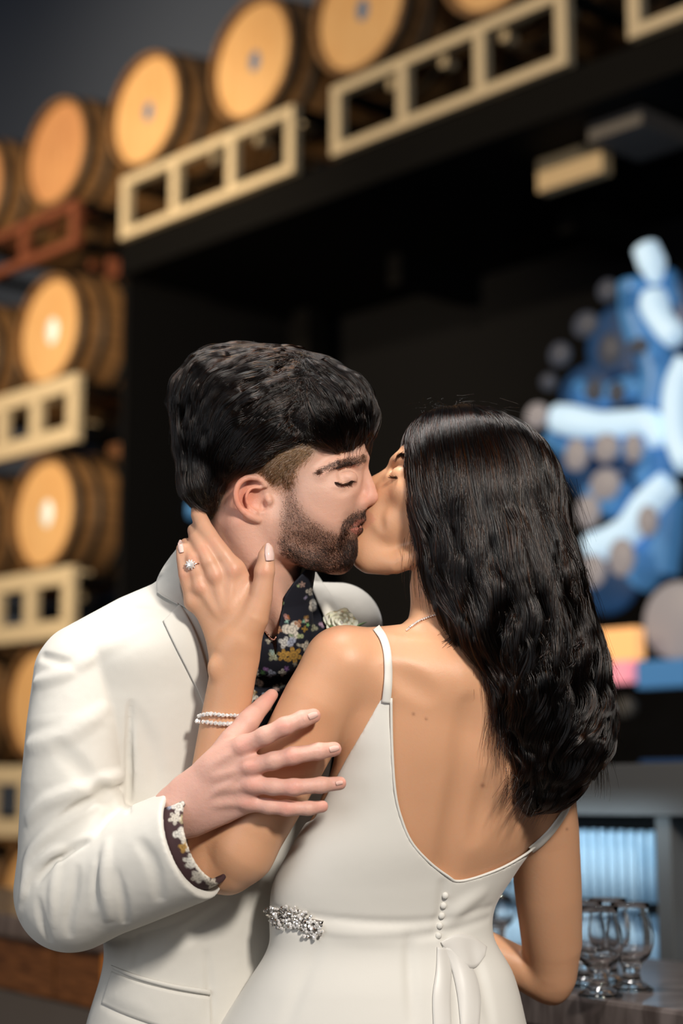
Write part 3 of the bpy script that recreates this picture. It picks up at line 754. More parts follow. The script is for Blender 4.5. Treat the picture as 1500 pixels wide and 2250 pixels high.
# ------------------------------------------------------------------ the man
HW = 85.0     # depth of his face plane
def build_man():
    xs = span((-420, -330, 10), (-330, 125, 3.0), (125, 300, 9)); zs = span((-1150, -760, 10), (-760, -350, 3.2), (-350, -160, 8), (-160, 400, 2.6))
    ys = span((-225, 15, 3.2), (15, 150, 5), (150, 420, 10))
    f = Field(xs, ys, zs); w0 = HW
    # skull and face masses
    f.ell((580, 955, w0), (188, 146, 160), 8)
    f.ell((690, 1085, w0), (106, 104, 128), 30)
    f.ell((650, 1150, w0), (92, 104, 78), 30)
    f.ell((712, 1192, w0), (64, 74, 56), 26)
    f.ell((742, 1212, w0), (40, 50, 40), 18)
    f.prism([(690, 800), (765, 860), (795, 930), (801, 975), (804, 1003), (797, 1024), (790, 1050), (770, 1080), (700, 1100), (640, 1000)], w0, 62, 34, rnd=26)
    f.ell((722, 1082, w0 - 66), (50, 30, 34), 30)                      # cheekbone
    f.ell((715, 1135, w0 - 46), (52, 44, 60), 30)
    f.limb([(797, 1008, w0 - 6), (778, 1006, w0 - 42), (738, 1018, w0 - 80), (705, 1040, w0 - 96)], [13, 16, 14, 9], 20)   # brow
    # eye socket, ball and lid
    f.ell((774, 1046, w0 - 70), (30, 24, 20), 18, 's')
    f.ell((758, 1051, w0 - 60), (28, 24, 21), 8)
    f.groove([(722, 1046), (738, 1036), (760, 1031), (780, 1034)], 4, 3, 5)
    f.groove([(733, 1060), (746, 1065), (760, 1064), (772, 1058)], 3.5, 2.5, 3)
    f.groove([(738, 1076), (755, 1082), (772, 1078)], 6, 2, 10)
    # nose
    f.limb([(794, 1022, w0), (802, 1045, w0), (809, 1070, w0), (812, 1090, w0)], [11, 13, 16, 18], 14)
    f.ell((808, 1094, w0), (20, 19, 17), 10)
    f.ell((788, 1102, w0 - 19), (19, 15, 15), 9)
    f.ell((788, 1102, w0 + 19), (19, 15, 15), 9)
    f.ell((797, 1116, w0 - 13), (9, 6, 5), 4, 's')
    # mouth
    f.prism([(740, 1090), (797, 1108), (799, 1128), (790, 1150), (783, 1166), (775, 1195), (774, 1215), (764, 1238), (730, 1247), (690, 1200)], w0, 34, 26, rnd=14)
    f.limb([(796, 1140, w0), (786, 1146, w0 - 20), (768, 1158, w0 - 36)], [8, 7.5, 3], 9)
    f.limb([(790, 1164, w0), (781, 1165, w0 - 18), (766, 1165, w0 - 34)], [8.5, 8, 3], 8)
    f.limb([(800, 1154, w0), (789, 1155, w0 - 18), (766, 1161, w0 - 42)], [3.5, 3.5, 2.5], 5, 's')
    f.limb([(748, 1098, w0 - 62), (752, 1130, w0 - 62), (744, 1155, w0 - 62)], [4, 6, 4], 18, 's')
    # jaw line
    f.limb([(598, 1150, w0 - 84), (620, 1205, w0 - 82), (680, 1232, w0 - 60), (745, 1240, w0 - 20)], [20, 22, 20, 20], 26)
    # neck
    f.limb([(568, 1130, w0 + 5), (555, 1230, w0 + 20), (530, 1350, w0 + 50), (500, 1430, w0 + 110)], [112, 112, 112, 112], 24)
    f.limb([(528, 1150, w0 - 84), (580, 1260, w0 - 68), (625, 1380, w0 - 30)], [26, 24, 22], 24)
    f.limb([(650, 1300, w0 + 10), (640, 1340, w0 + 40)], [22, 22], 22)
    # ear
    ew = w0 - 112
    f.ell((553, 1095, ew + 14), (37, 15, 47), 12, rot=-12)
    f.ell((566, 1098, ew - 4), (21, 17, 29), 7, 's', rot=-14)
    rim = [(583, 1068, ew+2), (566, 1052, ew - 8), (543, 1050, ew - 14), (524, 1064, ew - 17), (518, 1088, ew - 17), (525, 1113, ew - 13), (545, 1132, ew - 5), (566, 1143, ew + 3)]
    R_ = curve(rim, 24); f.limb([tuple(q) for q in R_], [5.5]*4 + [7.0]*14 + [8, 9, 10, 10, 9, 8], 4)
    R_ = curve([(572, 1072, ew), (552, 1072, ew - 8), (541, 1090, ew - 9), (546, 1112, ew - 4), (563, 1126, ew)], 14); f.limb([tuple(q) for q in R_], [4.5]*14, 5)
    f.ell((590, 1100, ew + 8), (9, 8, 11), 6)
    f.ell((577, 1111, ew + 6), (9, 12, 12), 4, 's')
    f.limb([(562, 1064, ew - 4), (536, 1074, ew - 10), (532, 1092, ew - 11), (538, 1112, ew - 8)], [3, 3.5, 3.5, 2], 3, 's')
    # torso inside the jacket
    f.loft([(1400, 480, 200, 250, 130, 38), (1600, 450, 215, 270, 140, 38), (1900, 440, 220, 250, 130, 38), (2280, 450, 230, 260, 140, 38)], 30)
    # right arm under the sleeve, wrist, hand
    f.limb([(190, 1500, 20), (150, 1900, 10), (250, 1910, -60), (400, 1775, -128)], [70, 60, 58, 52], 20)
    f.limb([(395, 1780, -128), (440, 1752, -142)], [54, 54], 18, flat=0.72)
    J = dict(i=(536, 1640, -172), m=(552, 1684, -182), r=(556, 1724, -180), p=(545, 1763, -166))
    f.limb([(425, 1745, -140), (480, 1690, -158), J['i']], [50, 42, 26], 14, flat=0.62)
    f.limb([(425, 1755, -142), (490, 1715, -160), J['m']], [50, 40, 25], 14, flat=0.62)
    f.limb([(425, 1770, -140), (495, 1748, -156), J['r']], [50, 38, 24], 14, flat=0.62)
    f.limb([(425, 1790, -136), (490, 1776, -148), J['p']], [46, 34, 22], 14, flat=0.62)
    fing = f.like()
    def finger(P, R, k=7):
        f.limb(P, R, k)
        for q in range(1, len(P) - 1): f.ell(tuple(np.array(P[q]) + [0, 0, -1]), (R[q]+0.6, R[q]+0.4, R[q]+0.5), 8)
    finger([J['i'], (582, 1617, -190), (625, 1596, -193), (664, 1580, -180), (688, 1573, -166)], [21, 19, 18.8, 17.2, 16])
    finger([J['m'], (600, 1672, -196), (642, 1661, -199), (700, 1651, -184), (734, 1646, -166)], [20, 18, 18.3, 17, 15.5])
    finger([J['r'], (600, 1729, -190), (645, 1730, -196), (706, 1725, -184), (746, 1721, -164)], [19, 17, 17.3, 16, 14.5])
    finger([J['p'], (590, 1772, -174), (630, 1776, -178), (678, 1776, -170), (708, 1772, -156)], [18, 15.3, 15.5, 14.2, 13])
    f.limb([(470, 1690, -145), (508, 1628, -128), (545, 1585, -100), (578, 1548, -60), (597, 1527, -38)], [34, 27, 22, 19, 14], 16)
    f.limb([(545, 1585, -102), (555, 1572, -92)], [24, 20], 10)
    # tendons and knuckles
    for q, (a, b_) in zip('imrp', (((470, 1680), (528, 1645)), ((470, 1708), (540, 1688)), ((470, 1738), (545, 1726)), ((470, 1768), (535, 1762)))):
        f.groove([a, ((a[0]+b_[0])/2, (a[1]+b_[1])/2 - 1), b_], 7, 3.0, 12, ridge=True)
        f.ell((J[q][0]-4, J[q][1], J[q][2]-7), (16, 14, 12), 16)
    f.groove([(455, 1755), (480, 1735), (505, 1722), (530, 1700)], 5, 2, 8, ridge=True)
    for (x, y, s_) in ((622, 1596, .35), (628, 1593, .35), (640, 1661, .2), (647, 1660, .2), (641, 1730, 0), (648, 1730, 0), (626, 1776, 0), (664, 1580, .3), (699, 1651, .2), (704, 1725, 0)):
        f.groove([(x-2-s_*4, y-13), (x, y), (x+1+s_*4, y+13)], 2.0, 1.2, 3)
    V, Fq = f.mesh(2)
    px, py = topx(V); n = len(V)
    col = np.tile([0.60, 0.345, 0.255], (n, 1))
    head = soft(py - 1420, 60)
    beard = np.clip(inpoly(px, py, BEARD).astype(float), 0, 1)
    col = lerp(col, [0.64, 0.30, 0.22], blob(px, py, 812, 1092, 26, 30) * 0.6 * head)
    col = lerp(col, [0.70, 0.24, 0.15], blob(px, py, 535, 1090, 34, 50) * 0.75)
    col = lerp(col, [0.52, 0.40, 0.34], np.clip(blob(px, py, 655, 1050, 60, 50), 0, 1) * 0.3)
    d = (BF.poly2(BEARD, 0)); bi = np.clip(np.searchsorted(BF.x, px - 750) - 1, 0, len(BF.x)-2); bj = np.clip(np.searchsorted(BF.z, 1125 - py) - 1, 0, len(BF.z)-2)
    near = (V[:, 1] < w0 + 60) & (py < 1300)
    col = lerp(col, [0.20, 0.115, 0.085], soft(d[bi, bj], 34) * 0.78 * near)
    lips = ((inpoly(px, py, [(768, 1158), (785, 1141), (800, 1140), (800, 1156), (784, 1155)]) | inpoly(px, py, [(766, 1163), (784, 1157), (800, 1157), (796, 1173), (780, 1175)])) & (V[:, 1] < w0 + 60)).astype(float)
    col = lerp(col, [0.52, 0.19, 0.15], lips * 0.8)
    col = lerp(col, [0.12, 0.07, 0.05], soft(np.abs(py - np.interp(px, [690, 724, 762, 803], [1041, 1023, 1013, 1008])) - np.interp(px, [688, 730, 803], [2, 5, 8]), 5) * (px > 688) * (px < 806) * (V[:, 1] < w0 + 30) * 0.6)
    d = BF.poly2(SCALP, 0); sc = soft(d[bi, bj], 22)
    col = lerp(col, [0.09, 0.062, 0.047], sc * 0.93)
    d = BF.poly2(FADE, 0); col = lerp(col, [0.36, 0.28, 0.23], soft(d[bi, bj], 24) * 0.85)
    # hand: pinker knuckles and finger tips
    hand = soft(-(py - 1500), 20) * soft(V[:, 1] + 20, 20)
    col = lerp(col, [0.64, 0.37, 0.30], hand * 0.8)
    for c in ((536, 1640), (552, 1684), (556, 1724), (545, 1763), (625, 1596), (642, 1661), (645, 1730), (630, 1776), (700, 1572), (745, 1645), (755, 1720), (715, 1772), (595, 1530)):
        col = lerp(col, [0.66, 0.29, 0.23], blob(px, py, c[0], c[1], 22, 17) * 0.55 * hand)
    return f, V, Fq, col
BF = Field(np.arange(-400, 650, 2.0), [0, 1], np.arange(-700, 400, 2.0))
BEARD = [(618, 1045), (644, 1052), (648, 1088), (664, 1116), (690, 1142), (718, 1162), (740, 1168), (754, 1155), (764, 1134), (784, 1119), (804, 1120), (806, 1140), (796, 1180), (790, 1215), (775, 1250), (700, 1262), (655, 1245), (615, 1215), (604, 1190), (610, 1150), (618, 1100), (620, 1060)]
SCALP = [(380, 740), (640, 740), (800, 800), (830, 940), (808, 965), (779, 985), (746, 992), (691, 988), (668, 1000), (640, 1030), (625, 1052), (600, 1062), (575, 1042), (533, 1046), (508, 1058), (494, 1085), (484, 1125), (466, 1152), (425, 1116), (395, 1080), (360, 900)]
FADE = [(600, 990), (650, 975), (700, 975), (690, 1000), (660, 1020), (630, 1060), (605, 1066), (580, 1040)]
man_base = tuple(toworld([K(430, 2250, 200)])[0] * [1, 1, 0])
FM, V, Fq, col = build_man()
man = mobj('person', toworld(V), Fq, M['skin_man'], None, man_base, cols=col)
tag(man, 'man in ivory suit with dark swept hair and beard, kissing the woman', 'person', 'kissing couple')

# hair of the man
HAIR = [(484, 1128), (471, 1156), (450, 1140), (425, 1116), (400, 1087), (386, 1035), (382, 984), (385, 940), (378, 878), (393, 834), (430, 795), (474, 770), (508, 757), (555, 762), (607, 771), (643, 768), (680, 775), (709, 789), (739, 810), (785, 837), (808, 867), (822, 911), (825, 950), (806, 975),
        (779, 993), (746, 997), (691, 984), (655, 982), (618, 998), (590, 1020), (565, 1038), (533, 1048), (505, 1062), (494, 1090)]
fh = Field(np.arange(-390, 100, 5.0), np.arange(-110, 290, 5.0), np.arange(-60, 390, 5.0))
fh.ell((580, 955, HW), (204, 160, 176), 8)
fh.ell((600, 900, HW), (232, 150, 148), 30)
fh.ell((735, 905, HW), (90, 118, 82), 30)
fh.ell((480, 860, HW), (110, 120, 96), 30)
fh.ell((460, 1060, HW), (70, 110, 90), 20)
for p_, r, d in (([(640, 800), (560, 800), (480, 840), (420, 920)], 10, 9), ([(650, 822), (570, 840), (500, 890), (450, 960)], 9, 8), ([(600, 775), (520, 790), (440, 850), (400, 930)], 9, 8), ([(655, 850), (590, 880), (530, 930)], 10, 7),
                 ([(690, 810), (740, 850), (775, 910), (785, 960)], 9, 8), ([(670, 840), (720, 880), (750, 940), (760, 985)], 9, 7), ([(720, 815), (775, 860), (805, 920)], 8, 7), ([(560, 780), (480, 800), (420, 860), (392, 940)], 8, 6), ([(660, 870), (640, 920), (690, 965)], 10, 6), ([(640, 790), (600, 830), (540, 850)], 8, 6)):
    fh.groove(p_, r, d, 16)
for p_, r, d in (([(630, 790), (550, 800), (470, 830), (410, 900)], 12, 7), ([(650, 835), (580, 862), (510, 915), (460, 985)], 12, 7), ([(680, 800), (740, 835), (785, 890)], 12, 7), ([(700, 850), (745, 900), (770, 960)], 12, 6)):
    fh.groove(p_, r, d, 16, ridge=True)
fh.clip(HAIR, HW, 34)
V, Fq = fh.mesh(2)
hair = mobj('hair', toworld(V), Fq, M['hair_core'], man, man_base)
FLM = [(470, 790, -.85, .6), (400, 860, -.35, .95), (388, 960, .0, 1), (410, 1080, .35, .9), (455, 1110, .4, .9), (560, 790, -.9, .25), (540, 880, -.88, .5), (640, 800, -.7, .1), (640, 900, -.85, .35),
       (600, 1000, -.9, .35), (660, 1000, -.95, .2), (540, 1020, -.75, .6), (480, 1050, -.2, .95), (560, 1050, -.9, .5), (440, 950, -.4, .9), (700, 800, .75, .45), (750, 840, .7, .65), (800, 890, .35, .95), (770, 940, .35, .85), (815, 950, .05, 1), (700, 900, .5, .6), (700, 970, .7, .6)]
sv = V[(V[:, 1] < HW + 90)]
nrm_ok = fh.sample(sv)
def manhair(N, n, step, region, offs, lift, m, rad, name, parent, wob=0.22, clump=0.0):
    px, py = topx(sv); ok = region(px, py); pool = sv[ok]
    seeds = pool[RNG.integers(0, len(pool), N)] + RNG.normal(0, 2.0, (N, 3))
    o = RNG.uniform(offs[0], offs[1], N)
    P = advect(fh, seeds, FLM, n, step * RNG.uniform(0.6, 1.25, N), o, wob, lift)
    if clump > 0:
        g = RNG.integers(0, N, max(N // 16, 1)); key = np.argmin(((P[:, None, 0] - P[None, g, 0]) ** 2).sum(-1), axis=1)
        t = np.linspace(0, 1, n)[None, :, None] ** 1.3 * clump
        P = P * (1 - t) + P[g[key]] * t
    strands(name, P, rad, m, parent, man_base)
short = lambda px, py: (py > 985 + 0.12 * (px - 380)) & ~((px > 690))
def mlocks(NG, per, n, step, region, off, spread, wave, rad, gather=0.75, m=None):
    px, py = topx(sv); pool = sv[region(px, py)]; seeds = pool[RNG.integers(0, len(pool), NG)]
    G = advect(fh, seeds, FLM, n, step * RNG.uniform(0.7, 1.25, NG), RNG.uniform(off[0], off[1], NG), 0.12, 0.1, 0.08)
    gr = np.stack([fh.grad(G[:, i]) for i in range(n)], 1); T = np.gradient(G, axis=1); T /= np.linalg.norm(T, axis=2, keepdims=True) + 1e-9; B = np.cross(T, gr)
    s_ = np.arange(n)[None, :] * step; ph = RNG.uniform(0, 6.28, (NG, 1)); G = G + B * (wave*np.sin(ph + s_*2*math.pi/90))[..., None] + gr * (wave*0.9*np.sin(ph*1.7 + s_*2*math.pi/75))[..., None]
    P = np.repeat(G, per, 0); Nn = len(P); r = np.sqrt(RNG.uniform(0, 1, Nn)); a = RNG.uniform(0, 6.28, Nn); tt = np.linspace(0, 1, n)[None, :, None]; sp = spread*(1 - gather*tt**1.1)
    P = P + np.repeat(B, per, 0)*(r*np.cos(a))[:, None, None]*sp + np.repeat(gr, per, 0)*(r*np.sin(a))[:, None, None]*sp*0.4 + RNG.normal(0, 1, (Nn, 1, 3))*tt*2.2
    strands('hair_strands', P, rad, m or M['hair_man'], hair, man_base)
mlocks(300, 44, 24, 8.0, lambda px, py: ~short(px, py) & (py < 930), (0, 6), 16, 1.4, 0.38, 0.35)
mlocks(110, 30, 20, 7.5, lambda px, py: (py < 850) | ((px > 740) & (py < 900)), (5, 13), 10, 2.5, 0.34, 0.5)
manhair(3000, 9, 6.0, lambda px, py: (np.abs(px-655) < 45) & (py < 920), (0, 6), 0.15, M['hair_man'], 0.36, 'hair_strands', hair, 0.45)
manhair(9000, 14, 6.0, lambda px, py: ~short(px, py), (-3, 7), 0.15, M['hair_man'], 0.42, 'hair_strands', hair, 0.16, 0.55)
manhair(9000, 7, 4.6, lambda px, py: (py > 960) & (px < 690), (-2, 3), 1.0, M['hair_man'], 0.34, 'hair_strands', hair, 0.35)
manhair(4200, 6, 4.2, lambda px, py: ((py > 975) & (px < 560) & (px > 385)) | inpoly(px, py, [(590, 985), (700, 965), (690, 1010), (640, 1060), (590, 1060)]), (-1, 4), 1.1, M['hair_grey'], 0.30, 'hair_strands', hair, 0.35)
# stray fringe strands
FL2 = [(790, 850, .4, 1), (825, 930, .05, 1), (815, 985, -.35, .95), (770, 985, -.2, 1)]
px, py = topx(sv); pool = sv[(px > 765) & (py > 850)]
seeds = pool[RNG.integers(0, len(pool), 420)]
Pp = []; p = seeds.copy(); vel = flowdir(p, FL2) + RNG.normal(0, .18, p.shape)
for i in range(12): Pp.append(p.copy()); vel = 0.8*vel + 0.2*(flowdir(p, FL2)+RNG.normal(0, .1, p.shape)); p = p + vel * RNG.uniform(4, 6)
strands('hair_strands', np.stack(Pp, 1), 0.34, M['hair_man'], hair, man_base)

def facehair(name, N, poly, dirs, length, n, rad, m, lift=0.9, wmax=HW+55, dens=None):
    Vb, _ = np.asarray(FMV), None
    px, py = topx(Vb); ok = inpoly(px, py, poly) & (Vb[:, 1] < wmax) & (np.abs(FM.sample(Vb)) < 6)
    pool = Vb[ok]; prob = dens(px[ok], py[ok]) if dens else None
    if prob is not None: prob = prob / prob.sum()
    seeds = pool[RNG.choice(len(pool), N, p=prob)] + RNG.normal(0, 2.2, (N, 3)); seeds = seeds - FM.grad(seeds) * FM.sample(seeds)[:, None]
    P = advect(FM, seeds, dirs, n, length / n * RNG.uniform(0.6, 1.3, N), -0.5, 0.3, lift)
    strands(name, P, rad, m, FACEHAIR_PARENT, man_base)
FMV = np.array([v.co[:] for v in man.data.vertices]) + np.array(man_base)
FMV = ((FMV - CAML) @ RXN) / U - np.array([0, F, 0])
bm_ = Field(np.arange(0, 8, 4.0), [0, 1], np.arange(0, 8, 4.0))
FACEHAIR_PARENT = man
BD = [(630, 1060, .1, 1), (640, 1130, .35, 1), (625, 1190, .5, .8), (690, 1160, .6, .8), (700, 1230, .9, .4), (750, 1180, .5, .9), (770, 1220, .4, .9), (790, 1125, -.5, .8), (760, 1145, -.5, .9), (800, 1135, .2, 1)]
def bden(px, py):
    d = BF.poly2(BEARD, 0)
    bi = np.clip(np.searchsorted(BF.x, px - 750) - 1, 0, len(BF.x)-2); bj = np.clip(np.searchsorted(BF.z, 1125 - py) - 1, 0, len(BF.z)-2)
    return soft(d[bi, bj], 34) ** 1.4 + 0.01
facehair('beard', 20000, BEARD, BD, 12, 5, 0.21, M['beard'], 0.4, dens=bden)
facehair('beard', 7000, [(610, 1180), (680, 1205), (735, 1200), (770, 1180), (790, 1200), (775, 1250), (700, 1262), (655, 1245), (615, 1215)], BD, 14, 5, 0.24, M['hair_man'], 0.5, dens=bden)
MU = [(748, 1160), (758, 1138), (784, 1118), (804, 1118), (806, 1132), (788, 1136), (770, 1152), (760, 1178), (775, 1180), (788, 1180), (786, 1215), (768, 1245), (745, 1245), (742, 1195)]
facehair('moustache', 3600, MU, BD, 13, 5, 0.26, M['hair_man'], 1.0)
FADEP = [(560, 1030), (600, 985), (660, 972), (700, 975), (692, 1000), (664, 1020), (650, 1050), (628, 1072), (606, 1070), (590, 1045)]
facehair('temple_hair', 2600, FADEP, [(690, 985, -.9, .35), (640, 1000, -.85, .5), (600, 1050, -.6, .8), (630, 1060, -.2, 1)], 26, 6, 0.26, M['hair_grey'], 0.35)
facehair('temple_hair', 900, FADEP, [(690, 985, -.9, .35), (640, 1000, -.85, .5), (600, 1050, -.6, .8), (630, 1060, -.2, 1)], 22, 6, 0.26, M['hair_man'], 0.3)
BROW = [(688, 1046), (698, 1032), (724, 1019), (762, 1006), (800, 1000), (804, 1014), (775, 1023), (738, 1028), (710, 1038)]
facehair('eyebrow', 4200, BROW, [(700, 1030, -.95, .45), (750, 1012, -.95, .2), (795, 1006, -.9, -.1)], 13, 5, 0.26, M['hair_man'], 0.15)
# lashes and the line of the closed lid
w = FM.depth([735, 745, 755, 764, 772], [1060, 1064, 1064, 1061, 1056]); w = np.nan_to_num(w, nan=float(np.nanmean(w)))
L_ = curve([(a, b, c) for a, b, c in zip([735, 745, 755, 764, 772], [1060, 1064, 1064, 1061, 1056], w)], 26)
Pl = []
for q in np.repeat(L_, 5, axis=0):
    p = K(*q) + RNG.normal(0, .8, 3); d = np.array([0.55, -0.75, -0.35]) + RNG.normal(0, .15, 3); Pl.append([p + d * t * 2.6 + np.array([0.25, -0.1, .14]) * t * t for t in range(5)])
strands('eyelashes', np.array(Pl), 0.5, M['hair_man'], man, man_base)

for pts, wd in (([(678, 1576), (688, 1572), (698, 1569)], [13, 15, 9]), ([(724, 1648), (735, 1645), (745, 1643)], [12, 14, 9]), ([(738, 1722), (746, 1720), (753, 1720)], [9, 10, 7])):
    V, Fc = ribbon(FM, pts, wd, 1.0, 2.2, 10, 6, 1.8); mobj('fingernail', toworld(V), Fc, M['nail_man'], man, man_base)
# ------------------------------------------------------------------ the woman
WW = 128.0    # depth of her face plane
TORSO_W = [(1395, 905, 10, 90, 60, 22), (1450, 955, 20, 205, 84, 22), (1550, 975, 40, 255, 100, 22), (1650, 985, 60, 268, 116, 22), (1750, 965, 80, 283, 124, 22), (1850, 918, 82, 292, 124, 20),
           (1930, 870, 84, 280, 118, 18), (2010, 842, 86, 256, 112, 16), (2060, 840, 86, 254, 114, 15), (2150, 838, 90, 300, 150, 12), (2250, 818, 95, 345, 190, 8), (2330, 800, 100, 380, 215, 6)]
def build_woman():
    xs = span((-370, 60, 2.8), (60, 300, 3.6), (300, 640, 5)); zs = span((-1240, -780, 6), (-780, 260, 3.4)); ys = span((-215, 20, 3.4), (20, 150, 5), (150, 520, 8))
    f = Field(xs, ys, zs); w0 = WW
    # torso, shoulders
    f.loft([(a, b, c, d - (16 if a > 1990 else 9 if a > 1900 else 5 if a > 1820 else 0), e - (16 if a > 1990 else 7 if a > 1900 else 3 if a > 1820 else 0), r) for a, b, c, d, e, r in TORSO_W[:-1]], 30)
    f.limb([(756, 1464, -38), (860, 1490, -10), (985, 1500, 20), (1100, 1590, 90), (1180, 1715, 150)], [80, 84, 92, 92, 84], 30)
    f.limb([(800, 1440, -20), (900, 1415, 20), (965, 1380, 60)], [56, 46, 62], 26)                    # trapezius
    f.ell((900, 1570, -42), (70, 34, 100), 40, rot=10)                                               # shoulder blade
    f.ell((1100, 1660, 20), (60, 36, 90), 40, rot=-5)
    f.groove([(1040, 1560), (1022, 1700), (1005, 1810), (992, 1900), (985, 1960)], 26, 8, 34)
    f.groove([(862, 1470), (905, 1500), (950, 1530)], 24, 4, 30)
    f.groove([(1075, 1720), (1062, 1790), (1050, 1850)], 20, 4, 30)
    # head
    f.ell((1035, 1060, w0), (165, 138, 150), 8)
    f.ell((925, 1120, w0), (78, 96, 122), 34, rot=20)
    f.ell((866, 1150, w0), (62, 72, 66), 26)
    f.prism([(960, 900), (884, 982), (866, 1010), (861, 1034), (850, 1048), (860, 1080), (930, 1100), (980, 1000)], w0, 58, 30, rnd=20)
    f.ell((905, 1080, w0 - 66), (42, 30, 32), 26)
    f.limb([(868, 1014, w0 - 6), (880, 1006, w0 - 44), (905, 1010, w0 - 76)], [10, 12, 10], 16)
    f.ell((870, 1034, w0 - 54), (16, 22, 13), 14, 's')
    f.ell((880, 1042, w0 - 56), (22, 22, 18), 8)
    f.limb([(860, 1036, w0), (836, 1050, w0), (812, 1065, w0)], [11, 13, 15], 16)
    f.ell((858, 1082, w0 - 8), (40, 40, 30), 24)
    f.ell((808, 1072, w0), (16, 16, 15), 8)
    f.ell((824, 1090, w0 - 15), (15, 11, 12), 8); f.ell((824, 1090, w0 + 15), (15, 11, 12), 8)
    f.prism([(860, 1080), (812, 1098), (808, 1110), (799, 1126), (798, 1142), (792, 1158), (784, 1172), (774, 1196), (772, 1214), (782, 1238), (806, 1252), (850, 1258), (900, 1200)], w0, 40, 26, rnd=16)
    f.limb([(800, 1128, w0), (806, 1128, w0 - 20), (822, 1136, w0 - 36)], [8, 7, 3], 8)
    f.limb([(799, 1150, w0), (806, 1149, w0 - 18), (822, 1143, w0 - 33)], [9, 8, 3], 8)
    f.limb([(792, 1139, w0), (804, 1139, w0 - 18), (824, 1140, w0 - 38)], [3, 3, 3], 5, 's')
    f.ell((812, 1208, w0), (40, 46, 42), 24)
    f.limb([(812, 1228, w0 - 18), (870, 1238, w0 - 50), (935, 1215, w0 - 78), (965, 1165, w0 - 84)], [24, 24, 22, 20], 28)
    f.groove([(842, 1110), (832, 1135), (836, 1165)], 8, 3.5, 16)
    # neck
    f.limb([(975, 1190, w0), (960, 1290, w0 - 20), (985, 1400, w0 - 62)], [62, 62, 72], 26)
    f.limb([(940, 1210, w0 - 50), (925, 1300, w0 - 50), (925, 1375, w0 - 60)], [18, 18, 20], 22)
    # left arm: shoulder, elbow, wrist
    f.limb([(752, 1462, -40), (700, 1545, -58), (648, 1645, -66), (590, 1755, -70), (528, 1868, -74)], [83, 80, 78, 76, 72], 26)
    f.limb([(528, 1868, -74), (500, 1905, -70), (466, 1905, -66)], [70, 60, 56], 20)
    f.limb([(470, 1885, -66), (468, 1790, -62), (478, 1690, -60), (492, 1590, -60), (512, 1480, -62), (516, 1430, -62)], [54, 60, 56, 52, 50, 52], 20, flat=0.8)
    f.ell((472, 1468, -86), (15, 12, 20), 20)
    # left hand on his neck
    f.limb([(515, 1440, -58), (508, 1350, -52), (500, 1290, -44)], [50, 58, 54], 16, flat=0.42)
    f.limb([(505, 1420, -56), (455, 1330, -42)], [40, 32], 14, flat=0.5)
    I = (512, 1252, -46); Mi = (472, 1264, -50); Ri = (440, 1290, -44); Pi_ = (424, 1322, -34)
    for q, r in ((I, 25), (Mi, 24), (Ri, 23), (Pi_, 20)): f.limb([(508, 1350, -50), q], [34, r], 14, flat=0.66)
    f.limb([I, (492, 1222, -46), (468, 1192, -36), (448, 1160, -14), (436, 1132, 18), (434, 1120, 50)], [23, 20, 20, 19, 17, 15], 9)
    f.limb([Mi, (458, 1234, -54), (445, 1208, -44), (432, 1182, -16), (426, 1165, 18)], [21, 18.5, 18.5, 17, 15], 7)
    f.limb([Ri, (430, 1256, -48), (424, 1228, -44), (413, 1208, -20), (408, 1196, 8)], [19, 17, 17.5, 16, 14], 7)
    f.limb([Pi_, (414, 1290, -40), (407, 1262, -42), (401, 1226, -34), (398, 1205, -26)], [17, 15.5, 15.5, 14, 11.5], 7)
    f.limb([(530, 1400, -62), (556, 1358, -66), (572, 1315, -68), (581, 1262, -70), (585, 1222, -66), (588, 1208, -64)], [40, 34, 26, 21, 19, 14], 18)
    f.ell((580, 1255, -72), (21, 19, 17), 10)
    for q in (I, Mi, Ri, Pi_): f.ell((q[0], q[1], q[2] - 10), (14, 12, 15), 14)
    for a, b_ in (((500, 1340), I[:2]), ((490, 1340), Mi[:2]), ((478, 1350), Ri[:2])):
        f.groove([a, ((a[0]+b_[0])/2, (a[1]+b_[1])/2), b_], 6, 2, 12, ridge=True)
    # right arm on the bar
    f.limb([(1180, 1715, 150), (1196, 1830, 205), (1204, 1960, 262), (1212, 2070, 310), (1212, 2140, 330)], [84, 80, 79, 72, 60], 26)
    f.limb([(1208, 2140, 330), (1212, 2170, 332)], [56, 42], 16)
    f.limb([(1196, 2156, 330), (1138, 2124, 344), (1072, 2090, 360), (980, 2058, 380)], [50, 48, 47, 40], 9)
    f.limb([(980, 2052, 380), (930, 2045, 392)], [38, 30], 10, flat=0.6)
    for dy in (-18, -6, 6, 18): f.limb([(930, 2045 + dy, 392), (880, 2050 + dy * 1.2, 392)], [14, 11], 5)
    V, Fq = f.mesh(2)
    px, py = topx(V)
    col = np.tile([0.585, 0.315, 0.18], (len(V), 1))
    col = lerp(col, [0.62, 0.27, 0.16], blob(px, py, 740, 1390, 60, 26) * 0.3 + blob(px, py, 1000, 1420, 60, 40) * 0.2)
    hand = soft(py - 1330, 120) * (px < 620)
    col = lerp(col, [0.63, 0.35, 0.24], hand * 0.6)
    for c in ((512, 1252), (472, 1264), (440, 1290), (468, 1192), (445, 1208), (424, 1228), (405, 1262), (581, 1255)):
        col = lerp(col, [0.60, 0.25, 0.16], blob(px, py, c[0], c[1], 15, 12) * 0.4)
    lip = inpoly(px, py, [(790, 1120), (806, 1118), (826, 1140), (806, 1162), (788, 1160)]).astype(float) * (np.abs(V[:, 1] - WW) < 60) * (V[:, 2] < 200)
    col = lerp(col, [0.50, 0.16, 0.12], lip * 0.3)
